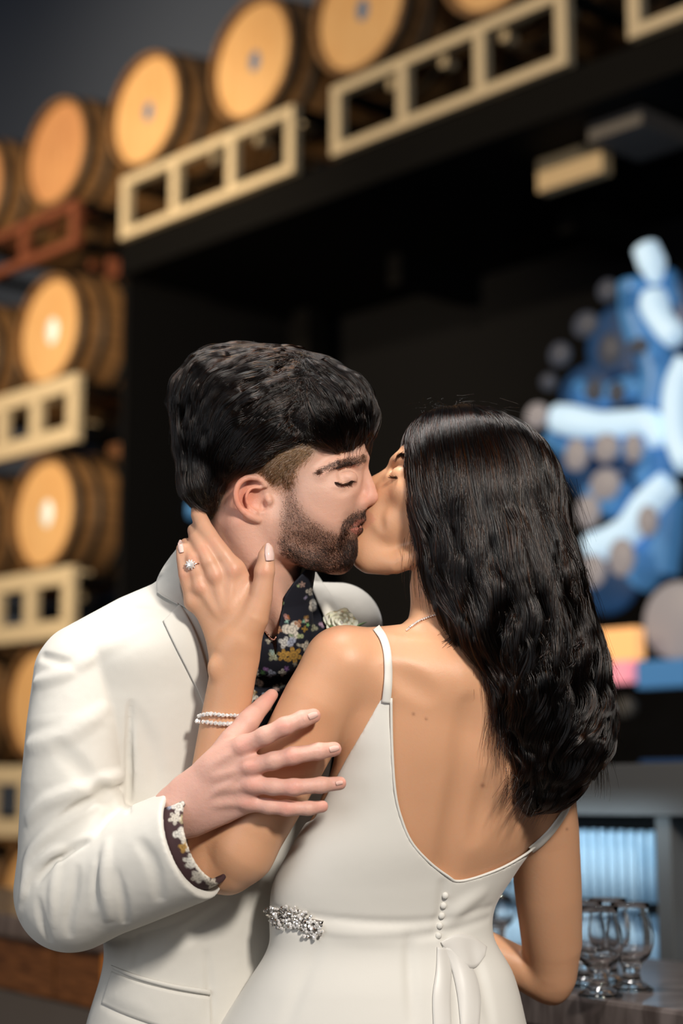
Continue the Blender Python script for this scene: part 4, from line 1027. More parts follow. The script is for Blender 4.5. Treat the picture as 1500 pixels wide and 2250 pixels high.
    for c, r in (((908, 1569), 3.5), ((936, 1580), 3), ((1060, 1726), 5), ((1245, 1822), 3), ((1015, 1395), 2.5)):
        col = lerp(col, [0.22, 0.09, 0.05], blob(px, py, c[0], c[1], r, r) * 0.7)
    return f, V, Fq, col
wom_base = tuple(toworld([K(830, 2250, 90)])[0] * [1, 1, 0])
FW, V, Fq, col = build_woman()
woman = mobj('person', toworld(V), Fq, M['skin_woman'], None, wom_base, cols=col)
tag(woman, 'woman with long dark wavy hair in open backed white dress, seen from behind', 'person', 'kissing couple')

# her hair
HW2 = [(885, 905), (905, 888), (940, 880), (985, 884), (1040, 892), (1100, 908), (1150, 934), (1190, 966), (1225, 1012), (1250, 1060), (1268, 1130), (1280, 1200), (1288, 1280), (1306, 1350), (1320, 1420), (1335, 1500), (1338, 1570), (1325, 1640), (1295, 1690),
       (1255, 1728), (1215, 1755), (1170, 1772), (1135, 1750), (1125, 1690), (1112, 1610), (1085, 1570), (1076, 1500), (1042, 1441), (1008, 1412), (968, 1350), (932, 1300), (902, 1235), (892, 1161), (884, 1072), (886, 992), (880, 939)]
g = Field(np.arange(90, 640, 5.0), np.arange(-160, 330, 5.0), np.arange(-720, 270, 5.0))
g.ell((1050, 1060, WW - 5), (200, 178, 190), 8)
g.limb([(1065, 1130, 90), (1110, 1300, 62), (1160, 1450, 50), (1215, 1600, 70), (1215, 1690, 90)], [168, 178, 165, 150, 120], 40)
for p_, r, d in (([(1000, 1170), (1015, 1215), (1040, 1260), (1030, 1340)], 13, 9), ([(1082, 1190), (1090, 1240), (1120, 1320), (1100, 1420), (1140, 1520)], 15, 11), ([(1155, 1220), (1170, 1290), (1200, 1380), (1180, 1480), (1215, 1580), (1200, 1680)], 15, 12),
                 ([(1222, 1200), (1235, 1290), (1265, 1400), (1245, 1500), (1275, 1600)], 14, 11), ([(942, 1160), (950, 1215), (985, 1290), (1010, 1350), (1060, 1400)], 12, 9), ([(1060, 1430), (1110, 1500), (1120, 1590), (1170, 1660), (1160, 1730)], 14, 11)):
    g.groove(p_, r, d, 22)
for p_, r, d in (([(1045, 1120), (1050, 1220), (1085, 1320), (1070, 1400)], 16, 8), ([(1120, 1150), (1130, 1260), (1160, 1360), (1140, 1460), (1175, 1560)], 18, 9), ([(1190, 1300), (1225, 1400), (1210, 1490), (1240, 1580), (1230, 1680)], 18, 9)):
    g.groove(p_, r, d, 24, ridge=True)
g.clip(HW2, 60, 42)
V, Fq = g.mesh(2)
whair = mobj('hair', toworld(V), Fq, M['hair_core'], woman, wom_base)
FLW = [(890, 920, -.02, 1), (950, 900, .05, 1), (1010, 900, .12, 1), (1080, 920, .3, .95), (1150, 950, .5, .8), (1220, 1030, .4, .9), (1265, 1150, .15, 1), (1000, 1050, .03, 1), (1100, 1050, .1, 1), (900, 1060, .0, 1), (905, 1200, .25, 1),
       (1000, 1200, .15, 1), (1100, 1250, .15, 1), (960, 1320, .45, .9), (1060, 1420, .45, .9), (1180, 1300, .12, 1), (1290, 1350, .25, .95), (1320, 1480, .2, 1), (1200, 1480, .15, 1), (1100, 1560, .25, 1), (1200, 1640, .0, 1), (1310, 1620, -.3, .95), (1150, 1720, .1, 1)]
wv = V[V[:, 1] < WW + 150]; wpx, wpy = topx(wv)
def locks(NG, per, n, step, region, off, spread, curl, seedo=0, m=None, rad=0.5, taper=0.4, lift=0.0, gather=0.7, fwd=0.0):
    ok = region(wpx, wpy); pool = wv[ok]; seeds = pool[RNG.integers(0, len(pool), NG)]
    G = advect(g, seeds, FLW, n, step * RNG.uniform(0.8, 1.2, NG), RNG.uniform(off[0], off[1], NG), 0.08, lift, fwd)
    T = np.gradient(G, axis=1); T /= np.linalg.norm(T, axis=2, keepdims=True) + 1e-9
    gr = np.stack([g.grad(G[:, i]) for i in range(n)], 1); B = np.cross(T, gr)
    s = np.arange(n)[None, :] * step; _, gy = topx(G.reshape(-1, 3)); gy = gy.reshape(NG, n)
    amp = np.clip((gy - 1080) / 420, 0, 1) * curl * RNG.uniform(0.5, 1.3, (NG, 1)); sy_ = topx(G[:, 0])[1][:, None]; G = G - gr * (9 * np.exp(-s / 22.0))[..., None] * (sy_ > 1080)[..., None]; ph = sy_ / 28.0 + RNG.uniform(-1.6, 1.6, (NG, 1)); fr = 2*math.pi / RNG.uniform(160, 200, (NG, 1))
    G = G + B * (amp * np.sin(ph + s * fr))[..., None] + gr * (amp * 0.6 * np.cos(ph + s * fr))[..., None]
    P = np.repeat(G, per, 0); Nn = len(P)
    r = np.sqrt(RNG.uniform(0, 1, Nn)); a = RNG.uniform(0, 6.28, Nn)
    Bq, gq = np.repeat(B, per, 0), np.repeat(gr, per, 0)
    tt = np.linspace(0, 1, n)[None, :, None]; sp = spread * (1 - gather * tt ** 1.2)
    P = P + Bq * (r * np.cos(a))[:, None, None] * sp + gq * (r * np.sin(a))[:, None, None] * sp * 0.35
    P = P + RNG.normal(0, 1, (Nn, 1, 3)) * tt * 2.0 + np.cumsum(RNG.normal(0, .16, (Nn, n, 3)), 1)
    u_ = RNG.uniform(0, 0.32, (Nn, 1)); ii = u_*(n-1) + np.arange(n)[None, :]*(1-u_); i0 = np.minimum(ii.astype(int), n-2); fr_ = (ii - i0)[..., None]; rw = np.arange(Nn)[:, None]
    P = P[rw, i0]*(1-fr_) + P[rw, i0+1]*fr_
    strands('hair_strands', P, rad, m or M['hair_woman'], whair, wom_base, taper)
locks(560, 32, 32, 11, lambda x, y: y < 1130, (0, 5), 13, 5, rad=0.42, gather=0.35, fwd=0.4)
locks(200, 30, 22, 9, lambda x, y: y < 925, (0, 6), 12, 3, rad=0.40, gather=0.3, fwd=0.8)
locks(340, 44, 27, 10, lambda x, y: (y > 990 + 190*RNG.uniform(0, 1, len(y))) & (y < 1560), (-1, 12), 24, 12, rad=0.40, gather=0.45)
locks(120, 24, 22, 10, lambda x, y: (y > 1200) & (y < 1600), (6, 16), 9, 18, rad=0.38, gather=0.6)
locks(150, 34, 15, 9, lambda x, y: (y > 1560), (0, 14), 15, 14, rad=0.40, lift=0.4)
locks(80, 18, 14, 8.5, lambda x, y: (y > 1250) & (x < 1130 + 0.2*(y-1500)) & (x < 930 + (y-1290)*0.62 + 40), (2, 12), 8, 15, rad=0.42, lift=0.3)
# fly-away strands on the crown and loose ends
def flyaway(N, pts, dirs, n, step, rad, wob):
    P0_ = np.array([K(*pts[i]) for i in RNG.integers(0, len(pts), N)]) + RNG.normal(0, 10, (N, 3)); vel = flowdir(P0_, dirs) + RNG.normal(0, wob, (N, 3)); out = []
    p = P0_.copy()
    for i in range(n): out.append(p.copy()); vel = vel * 0.85 + 0.15*(flowdir(p, dirs) + RNG.normal(0, wob, (N, 3))); p = p + vel * step
    strands('hair_strands', np.stack(out, 1), rad, M['hair_woman'], whair, wom_base)
flyaway(70, [(930, 893, 110), (960, 890, 120), (1000, 892, 120), (1050, 900, 120), (1100, 915, 120)], [(900, 860, -.5, .3), (960, 870, .3, .1), (1020, 860, .7, -.1), (1120, 890, .9, .4)], 10, 5, 0.25, 0.5)
flyaway(160, [(1240, 1060, 110), (1268, 1150, 100), (1280, 1250, 90), (1300, 1350, 80), (1320, 1450, 70), (1330, 1550, 70)], [(1280, 1100, .3, 1), (1300, 1300, .3, 1), (1350, 1500, .35, 1), (1370, 1600, -.2, 1)], 14, 9, 0.3, 0.2)
flyaway(420, [(1330, 1600, 60), (1310, 1660, 60), (1260, 1700, 50), (1200, 1740, 20), (1160, 1740, -20), (1130, 1700, -50), (1110, 1620, -60)], [(1340, 1650, .1, 1), (1250, 1750, -.35, .8), (1160, 1760, -.5, .7), (1120, 1650, .0, 1)], 12, 6.5, 0.36, 0.3)
flyaway(300, [(1076, 1490, -50), (1090, 1560, -50), (1060, 1450, -40), (1000, 1400, -20)], [(1070, 1500, .25, 1), (1050, 1600, -.2, 1), (1120, 1650, .2, 1), (980, 1430, -.7, .5)], 14, 7, 0.36, 0.2)
flyaway(90, [(920, 1240, 20), (935, 1280, 20), (905, 1180, 40)], [(910, 1200, -.1, 1), (900, 1290, .2, 1)], 12, 7, 0.3, 0.15)
# her brow
Bp = []
for i in range(420):
    t = RNG.uniform(0, 1); x, y = 866 + 20*t + RNG.normal(0, 1.5), 1016 - 14*math.sin(t*2.6) + RNG.normal(0, 2.2); w_ = FW.depth([x], [y])[0]
    if np.isnan(w_): continue
    p = K(x, y, w_); d = np.array([0.6, -0.25, 0.55]) + RNG.normal(0, .15, 3); Bp.append([p + d*q*2.6 for q in range(5)])
strands('eyebrow', np.array(Bp), 0.3, M['hair_woman'], woman, wom_base)
# lashes
Pl = []
we = FW.depth([868, 875, 882], [1050, 1050, 1051])
for i in range(60):
    t = i / 59; w_ = WW - 62 - 14*math.sin(t*3); p = K(862 + 20*t, 1050, w_) + RNG.normal(0, .6, 3); d = np.array([-0.7, -0.5, -0.1]) + RNG.normal(0, .12, 3)
    Pl.append([p + d*q*3.2 + np.array([-.1, -.1, .22])*q*q for q in range(5)])
strands('eyelashes', np.array(Pl), 0.55, M['hair_woman'], woman, wom_base)

# ------------------------------------------------------------------ her dress
fd = Field(np.arange(-380, 520, 4.2), span((-215, 60, 4.2), (60, 400, 10)), np.arange(-1210, -340, 4.2))
fd.loft([(a, b, c, d + 5, e + 5, r) for a, b, c, d, e, r in TORSO_W], 30)
fd.D = smin(fd.D, (lambda q: (q.ell((900, 1570, -42), (75, 38, 105), 40, rot=10), q.D)[1])(fd.like()), 30)
NECK = [(838, 1532), (800, 1600), (760, 1668), (722, 1738), (690, 1800), (640, 1822), (560, 1850), (380, 1900), (380, 2600), (1400, 2600), (1400, 1845), (1225, 1842), (1188, 1850), (1150, 1880), (1100, 1908), (1040, 1930), (1003, 1936), (985, 1926), (945, 1896), (905, 1852), (882, 1800), (868, 1740), (861, 1640), (858, 1532)]
fd.raycut(NECK, 2)
for p_, r, d in (([(900, 2060), (902, 2140), (908, 2250)], 9, 5), ([(985, 2075), (1000, 2150), (1010, 2250)], 11, 6), ([(1040, 2080), (1060, 2150), (1085, 2250)], 12, 5), ([(700, 2080), (660, 2160), (620, 2260)], 16, 3),
                 ([(975, 1945), (970, 2000), (962, 2055)], 5, 3)):
    fd.groove(p_, r, d, 18)
fd.groove([(610, 2030), (720, 2058), (860, 2062), (980, 2050), (1075, 2020)], 8, 2.5, 12)
fd.groove([(600, 2000), (720, 2020), (860, 2030), (970, 2022), (1080, 1995)], 8, 2.0, 12)
for p_ in ([(700, 2040), (800, 2052), (900, 2050)], [(1050, 1960), (1010, 1990), (985, 2010)]): fd.groove(p_, 12, 1.5, 26, ridge=True)
V, Fq = fd.mesh(3)
dress = mobj('dress', toworld(V), Fq, M['satin'], woman, wom_base)
# skirt down to the floor
def ringloft(name, levels, m, parent, base, n=48, fold=0.0):
    V = []
    for z, cx, cy, a, b in levels:
        for j in range(n):
            t = 2*math.pi*j/n; r = 1 + fold*math.sin(9*t) * (1 - z) ; V.append((cx + a*r*math.cos(t), cy + b*r*math.sin(t), z))
    m_ = len(levels); Fc = [(i*n+j, i*n+(j+1) % n, (i+1)*n+(j+1) % n, (i+1)*n+j) for i in range(m_-1) for j in range(n)] + [tuple(range(n)), tuple(range((m_-1)*n, m_*n))[::-1]]
    return mobj(name, V, Fc, m, parent, base)
c0 = toworld([K(808, 2290, 98)])[0]
ringloft('skirt', [(c0[2], c0[0], c0[1], 0.188, 0.10), (0.8, c0[0]-0.01, c0[1], 0.24, 0.155), (0.4, c0[0]-0.02, c0[1], 0.33, 0.24), (0.0, c0[0]-0.03, c0[1], 0.42, 0.32)], M['satin'], dress, wom_base, fold=0.05)
for nm, pts, wd in (('strap', [(826, 1378), (841, 1400), (850, 1430), (853, 1470), (852, 1505), (848, 1545)], [17, 17, 17, 18, 20]), ('strap', [(1262, 1738), (1240, 1785), (1212, 1825), (1186, 1852), (1166, 1868)], [13, 14, 16, 17, 16])):
    sf = FW
    V, Fc = ribbon(sf, pts, wd, 5.5, 4, 30, 5, 2.5); mobj(nm, toworld(V), Fc, M['satin'], dress, wom_base)
# piping that follows the low back
rim = curve([(859, 1534), (861, 1640), (868, 1740), (882, 1800), (905, 1852), (945, 1896), (985, 1926), (1003, 1936), (1040, 1930), (1100, 1908), (1150, 1880), (1176, 1860)], 60)
ww_ = np.fmin(FW.depth(rim[:, 0], rim[:, 1]) - 4.5, np.nan_to_num(fd.depth(rim[:, 0] - 2, rim[:, 1] + 3), nan=999) + 1)
ww_ = np.convolve(np.pad(ww_, 3, mode='edge'), np.ones(7)/7, 'valid')
V, Fc = tube_mesh([K(a, b, c) for (a, b), c in zip(rim, ww_)], 3.0, 8); mobj('neckline_piping', toworld(V), Fc, M['satin'], dress, wom_base)
# covered buttons
for (x, y) in ((978, 1968), (974, 1990), (970, 2012), (966, 2034), (963, 2056)):
    w = fd.depth([x], [y])[0]; V, Fc = sphere(K(x, y, w - 2), 7.5, 12, 8, (1, .7, 1)); mobj('covered_button', toworld(V), Fc, M['satin'], dress, wom_base)
for nm, A, B in (('sash_loop', [(968, 2070), (1000, 2052), (1040, 2058), (1070, 2080)], [(975, 2082), (1000, 2110), (1040, 2128), (1066, 2100)]), ('sash_tail', [(972, 2080), (992, 2130), (1005, 2190), (1012, 2262)], [(1000, 2086), (1040, 2130), (1056, 2190), (1052, 2262)]),
                 ('sash_tail', [(960, 2080), (958, 2130), (950, 2190), (952, 2262)], [(985, 2084), (992, 2130), (990, 2190), (992, 2262)])):
    V, Fc = sheet(fd, A, B, 16, 8, 3, 1.2, 3); mobj(nm, toworld(V), Fc, M['organza'], dress, wom_base)
# crystal appliqué on the belt
gems = []
for i in range(210):
    t = RNG.uniform(0, 1); cx = 588 + 118*t; cy = 2002 + 40*t + 6*math.sin(t*9); hw = 30*math.sin(min(max(t, .04), .93)*math.pi)**0.4 * (1.0 if t > .7 or t < .35 else .75)
    x, y = cx + RNG.normal(0, 4), cy + RNG.uniform(-hw, hw); w = fd.depth([x], [y])[0]
    if np.isnan(w): w = 60
    r = RNG.uniform(2.2, 5.0); q = np.linalg.qr(RNG.normal(0, 1, (3, 3)))[0]
    V, Fc = sphere(K(x, y, w - 5 - r*0.6), r, 6, 4, rot=q); gems.append((V, Fc, i % 3))
V, Fc = ribbon(fd, [(586, 2002), (620, 2014), (660, 2026), (704, 2042)], [18, 34, 26, 40], 2, 3, 16, 5, 1)
ap = mobj('belt_applique', toworld(V), Fc, M['silver'], dress, wom_base); ap['label'] = 'crystal beaded ornament on belt'
for V, Fc, q3 in gems: mobj('stone' if q3 else 'bead', toworld(V), Fc, M['crystal'] if q3 else M['silver'], ap, wom_base, smooth=False)

# jewellery and nails
def onarm(fld, pts, n):
    P = curve(pts, n); w = fld.depth(P[:, 0], P[:, 1]); w = np.where(np.isnan(w), np.nanmax(w), w); return P, w
def bracelet(name, pts, fld, n, r, mset, parent, base, label, gem=M['crystal'], r2=2.0):
    P, w = onarm(fld, pts, n); root = Acc(); T = np.array([K(a, b, c - 2.5) for (a, b), c in zip(P, w)])
    V, Fc = tube_mesh(T, r2, 6); o = mobj(name, toworld(V), Fc, mset, parent, base, smooth=True); o['label'] = label
    for q in T:
        q2 = np.linalg.qr(RNG.normal(0, 1, (3, 3)))[0]; V, Fc = sphere(q + [0, -2.5, 0], r * RNG.uniform(.85, 1.15), 6, 4, rot=q2)
        mobj('stone', toworld(V), Fc, gem, o, base, smooth=False)
    return o
bracelet('bracelet', [(437, 1573), (460, 1568), (490, 1571), (520, 1572), (546, 1577)], FW, 15, 5.2, M['rose_gold'], woman, wom_base, 'upper strand of pale stones on wrist')
bracelet('bracelet', [(434, 1584), (458, 1587), (488, 1590), (515, 1590), (544, 1594)], FW, 14, 5.6, M['rose_gold'], woman, wom_base, 'lower strand of larger pale stones on wrist')
bracelet('bracelet', [(1050, 2062), (1056, 2080), (1060, 2100), (1058, 2118)], FW, 12, 3.2, M['silver'], woman, wom_base, 'thin stone bracelet on forearm behind dress')
bracelet('necklace', [(893, 1384), (905, 1374), (920, 1364), (940, 1356), (960, 1350)], FW, 18, 2.6, M['rose_gold'], woman, wom_base, 'fine beaded chain at nape')
# ring
c = K(424, 1249, -42); ax = (K(424, 1228, -44) - K(430, 1256, -48)); ax /= np.linalg.norm(ax); u_ = np.cross(ax, [0, 1, 0]); u_ /= np.linalg.norm(u_); v_ = np.cross(ax, u_)
c = (K(424, 1228, -44) + K(430, 1256, -48)) / 2
V, Fc = tube_mesh([c + 19*(u_*math.cos(t) + v_*math.sin(t)) for t in np.linspace(0, 2*math.pi, 30)], 1.6, 6, cap=False)
ring = mobj('engagement_ring', toworld(V), Fc, M['rose_gold'], woman, wom_base); ring['label'] = 'ring with large round clear stone'
sc_ = c + 21*np.array([0.0, -1, 0.0]) + np.array([-7, 0, 2]); V, Fc = sphere(sc_, 8.5, 8, 5, (1, .7, 1)); mobj('stone', toworld(V), Fc, M['crystal'], ring, wom_base, smooth=False)
for k in range(10):
    a = k*0.628; V, Fc = sphere(sc_ + [9.5*math.cos(a), 2, 9.5*math.sin(a)], 2.2, 6, 4); mobj('stone', toworld(V), Fc, M['crystal'], ring, wom_base, smooth=False)
def nail(pts, wd, fld, m, parent, base):
    V, Fc = ribbon(fld, pts, wd, 1.8, 2.5, 14, 7, 2.5); return mobj('fingernail', toworld(V), Fc, m, parent, base)
nail([(593, 1232), (592, 1218), (590, 1204), (587, 1193)], [18, 21, 18, 5], FW, M['nail'], woman, wom_base)
nail([(399, 1214), (397, 1204), (396, 1194), (396, 1186)], [10, 13, 11, 3], FW, M['nail'], woman, wom_base)
# ------------------------------------------------------------------ his jacket, shirt and trousers
def flowers(V, base, seeds, depthmax=None):
    px, py = topx(V); col = np.tile(base, (len(V), 1)).astype(float)
    for (cx, cy, R, a0, c, n) in seeds:
        dx, dy = px - cx, py - cy; r = np.hypot(dx, dy) + 1e-6; th = np.arctan2(dy, dx) - a0
        pet = R * (0.45 + 0.55*np.abs(np.cos(n*th/2))); m = soft(r - pet, 3.0)
        col = lerp(col, c, m * (0.8 + 0.2*np.cos(r*0.9)))
        col = lerp(col, [0.05, 0.045, 0.05], soft(np.abs(np.sin(n*th/2)) * r - 1.0, 1.5) * (r < pet) * (r > 3) * 0.5)
    return col
rf = random.Random(5)
PAL = [(0.62, 0.58, 0.50), (0.55, 0.50, 0.42), (0.66, 0.62, 0.55), (0.30, 0.33, 0.42), (0.42, 0.24, 0.06), (0.16, 0.18, 0.08)]
SH = [(641, 1384, 22, 1.2, (0.62, .58, .5), 3), (625, 1412, 14, .4, (.5, .5, .48), 4), (645, 1440, 20, .3, (.42, .24, .05), 6), (622, 1440, 14, 1., (.46, .27, .06), 5), (600, 1442, 12, .7, (.30, .32, .22), 4), (568, 1500, 11, .5, (.66, .62, .55), 2),
      (596, 1480, 10, 2.1, (.25, .28, .36), 3), (620, 1478, 9, .1, (.5, .48, .42), 4), (560, 1478, 11, .9, (.6, .57, .5), 3), (553, 1530, 15, .3, (.6, .56, .48), 4), (580, 1530, 8, .3, (.3, .33, .4), 3), (687, 1330, 13, 1.7, (.55, .52, .46), 2), (680, 1300, 9, 1.2, (.4, .38, .33), 3), (655, 1370, 9, 1.2, (.35, .16, .08), 3),
      (606, 1510, 7, 1.2, (.4, .38, .33), 3), (640, 1410, 12, 2.2, (.30, .33, .42), 2), (672, 1420, 12, .2, (.5, .45, .36), 4), (690, 1380, 8, .2, (.3, .3, .2), 3), (612, 1384, 8, .2, (.4, .2, .1), 4), (590, 1408, 7, .2, (.4, .38, .3), 4)]
SH += [(rf.uniform(545, 722), rf.uniform(1275, 1560), rf.uniform(3.5, 7.5), rf.uniform(0, 6), tuple(q*rf.uniform(.35, .9) for q in rf.choice(PAL)), rf.choice([2, 3, 4, 5])) for _ in range(60)]
TM = [(1330, 520, 190, 235, 120, 36), (1400, 485, 205, 335, 160, 38), (1500, 462, 215, 352, 182, 38), (1700, 448, 225, 335, 186, 38), (1900, 440, 228, 300, 176, 38), (2060, 455, 228, 252, 164, 36), (2250, 452, 230, 296, 182, 34), (2360, 455, 232, 312, 192, 34)]
xs = span((-760, -205, 4.2), (-205, -25, 2.4), (-25, 260, 6)); zs = span((-1250, -450, 4.2), (-450, -125, 2.4), (-125, 10, 6)); ys = span((-270, 130, 4.2), (130, 640, 10))
fj = Field(xs, ys, zs)
fj.loft(TM, 30)
fj.limb([(178, 1462, 62), (300, 1395, 110), (440, 1330, 165), (520, 1300, 190)], [92, 92, 88, 78], 40)
fj.limb([(520, 1340, 210), (640, 1370, 300), (742, 1378, 380)], [90, 100, 108], 30)
fj.limb([(430, 1260, 150), (470, 1230, 165)], [70, 64], 40)
fs_ = fj.like(); fs_.D = fj.D.copy()                       # the shirt is the same body, worn under the jacket
# neck opening and the V of the jacket
fj.limb([(590, 1130, 92), (552, 1260, 120), (560, 1330, 130)], [118, 122, 120], 8, 's')
VPOLY = [(470, 1100), (672, 1100), (672, 1255), (684, 1290), (700, 1330), (722, 1385), (712, 1450), (690, 1520), (640, 1640), (560, 1760), (520, 1700), (492, 1560), (478, 1440), (462, 1330), (455, 1240)]
fj.raycut(VPOLY, 6, False, 330)
# folds on the body of the jacket
for p_, r, d, rg in (([(290, 1560), (330, 1640), (350, 1740)], 22, 3, False), ([(300, 2060), (298, 2100), (292, 2140)], 3, 2, False), ([(225, 2205), (270, 2225), (340, 2252)], 6, 6, False),
                     ([(455, 2100), (462, 2180), (458, 2250)], 4, 2.5, False), ([(500, 2000), (430, 2050), (380, 2080)], 20, 6, False), ([(240, 2050), (300, 2030), (420, 1990)], 16, 5, True), ([(150, 1440), (230, 1430), (330, 1380)], 22, 2.5, True)):
    fj.groove(p_, r, d, 16, ridge=rg)
# sleeve
sl = fj.like()
sl.limb([(172, 1480, 32), (165, 1600, -5), (160, 1720, -25), (158, 1850, -32), (160, 1945, -40)], [98, 106, 112, 116, 118], 20)
sl.limb([(160, 1945, -22), (148, 1975, -30)], [114, 106], 20)
sl.limb([(170, 1955, -35), (280, 1910, -82), (400, 1862, -128), (520, 1812, -176)], [122, 124, 122, 118], 40)
for p_, r, d, rg, k in (([(285, 1725), (230, 1745), (170, 1775), (110, 1820)], 15, 11, False, 14), ([(70, 1800), (110, 1760), (200, 1725), (270, 1700)], 22, 7, True, 24), ([(60, 1960), (70, 1890), (110, 1830), (170, 1790)], 20, 7, True, 22),
                     ([(190, 1848), (150, 1870), (110, 1900), (80, 1940)], 12, 13, False, 12), ([(200, 1840), (160, 1858), (105, 1880), (60, 1935), (45, 2010)], 14, 6, True, 16), ([(165, 1910), (160, 1960), (150, 2020), (152, 2060)], 13, 5, False, 18), ([(215, 1880), (210, 1940), (205, 2000)], 12, 6, False, 16),
                     ([(80, 1980), (90, 2030), (105, 2070)], 12, 4, False, 16), ([(240, 1855), (232, 1930), (240, 2010)], 16, 6, True, 22), ([(255, 1920), (268, 1980), (275, 2030)], 12, 4, False, 18), ([(130, 1900), (118, 1960), (120, 2030)], 12, 5, True, 18),
                     ([(90, 1440), (140, 1455), (170, 1470)], 16, 4, False, 20), ([(85, 1500), (150, 1480), (220, 1430)], 18, 4, True, 26), ([(75, 1640), (140, 1620), (220, 1560)], 26, 4, True, 34), ([(120, 1640), (180, 1690), (250, 1760)], 26, 4, False, 34),
                     ([(285, 1760), (240, 1790), (210, 1830)], 12, 8, False, 14), ([(300, 1850), (330, 1900), (350, 1980)], 20, 3, False, 24)):
    sl.groove(p_, r*0.9, d*1.05, k*0.5, ridge=rg)
a0 = K(280, 1910, -82); a1 = K(400, 1862, -128); axn = (a1 - a0) / np.linalg.norm(a1 - a0); pc = K(424, 1848, -135)
sl.plane(pc, axn, 5)
sl.limb([tuple(q) for q in (pc + axn*20, pc + axn*120)], [108, 108], 3, 's', world=True)
fj.D = smin(fj.D, sl.D, 8)
fj.groove([(286, 1545), (283, 1640), (284, 1710), (281, 1785)], 9, 14, 7)
V, Fq = fj.mesh(1)
jacket = mobj('jacket', toworld(V), Fq, M['suit'], man, man_base)
# shirt
fs_.D = fs_.D + 9
fs_.limb([(590, 1130, 92), (552, 1260, 120), (556, 1360, 132)], [106, 110, 108], 6, 's')
fs_.D[:, :np.searchsorted(fs_.y, 40)] = np.maximum(fs_.D[:, :np.searchsorted(fs_.y, 40)], -200)
fc = fj.like()
fc.limb([(572, 1250, 108), (560, 1306, 122), (556, 1380, 138)], [124, 128, 140], 4)
fc.limb([(590, 1150, 92), (553, 1280, 122), (550, 1420, 150)], [113, 114, 122], 3, 's')
fc.D[:, np.searchsorted(fc.y, 300):] = 50
fs_.D = smin(fs_.D, fc.D, 4)
fs_.raycut([(672, 1250), (642, 1283), (624, 1310), (616, 1350), (607, 1400), (606, 1450), (597, 1402), (583, 1386), (520, 1370), (300, 1400), (300, 1900), (830, 1900), (830, 1400), (720, 1335), (700, 1250)], 4)
fs_.D[:np.searchsorted(fs_.x, -340)] = 50
V, Fq = fs_.mesh(2)
shirt = mobj('shirt', toworld(V), Fq, M['shirt'], man, man_base, cols=flowers(V, (0.012, 0.013, 0.02), SH))
# cuff of the shirt
fq = Field(np.arange(-420, -200, 3.0), np.arange(-290, 60, 3.4), np.arange(-880, -520, 3.0))
fq.limb([tuple(q) for q in (a1 - axn*20 , pc + axn*120)], [107, 92], 3, world=True)
fq.plane(pc + axn*34, axn + np.array([0, 0, -0.05]), 3); fq.plane(a1 - axn*10, -axn, 2)
fq.limb([tuple(q) for q in (a1 - axn*60, pc + axn*140)], [95, 83], 2, 's', world=True)
V, Fq = fq.mesh(2)
CU = [(376, 1768, 12, .6, PAL[3], 4), (384, 1798, 15, .3, PAL[1], 5), (395, 1832, 16, .9, PAL[2], 3), (404, 1862, 13, 1.9, PAL[4], 4), (418, 1892, 17, .9, PAL[0], 5), (440, 1924, 18, .3, PAL[2], 4), (466, 1942, 14, .3, PAL[1], 4), (392, 1772, 17, .6, PAL[2], 5), (404, 1800, 12, .3, (.42, .36, .22), 3), (388, 1795, 10, 2., PAL[1], 4), (412, 1830, 15, .2, PAL[2], 4), (420, 1862, 14, 1.3, PAL[0], 5), (430, 1893, 20, .2, PAL[2], 6), (446, 1918, 22, 2.6, PAL[0], 4), (404, 1846, 9, 2., PAL[1], 3), (382, 1745, 12, .4, PAL[3], 3), (432, 1925, 14, .9, PAL[1], 4), (460, 1905, 12, .4, PAL[2], 3)]
cuff = mobj('cuff', toworld(V), Fq, M['shirt'], shirt, man_base, cols=flowers(V, (0.05, 0.026, 0.028), CU))
for i, (x, y) in enumerate(()):
    V, Fc = sphere(K(x, y, -128), 6, 10, 6, (1, .5, 1)); mobj('cuff_button', toworld(V), Fc, M['black_steel'], shirt, man_base)
# lapels, collar, pocket flap
for nm, A, B, nu, nv, off in (('lapel', [(395, 1326), (430, 1390), (455, 1470), (470, 1560), (500, 1700)], [(358, 1364), (385, 1420), (418, 1485), (446, 1547), (492, 1690)], 40, 14, 5),
                              ('collar', [(430, 1190), (400, 1240), (398, 1290), (412, 1338)], [(392, 1200), (362, 1240), (344, 1275), (345, 1300)], 26, 12, 6)):
    V, Fc = sheet(fj, A, B, nu, nv, off, 5, 2.0); mobj(nm, toworld(V), Fc, M['suit'], jacket, man_base)
V, Fc = ribbon(fj, [(345, 1300), (358, 1309), (374, 1318), (392, 1327)], 4, 8, 4, 12, 3, 0); mobj('collar_notch_edge', toworld(V), Fc, M['suit'], jacket, man_base)
V, Fc = sheet(fj, [(242, 2120), (300, 2142), (380, 2162), (462, 2175)], [(248, 2130), (300, 2152), (380, 2173), (462, 2187)], 30, 4, 5, 4, 2.5); mobj('pocket_welt', toworld(V), Fc, M['suit'], jacket, man_base)
V, Fc = sheet(fj, [(244, 2134), (300, 2156), (380, 2177), (462, 2190)], [(222, 2206), (280, 2232), (370, 2262), (464, 2285)], 30, 12, 3, 4, 1.5); mobj('pocket_flap', toworld(V), Fc, M['suit'], jacket, man_base)
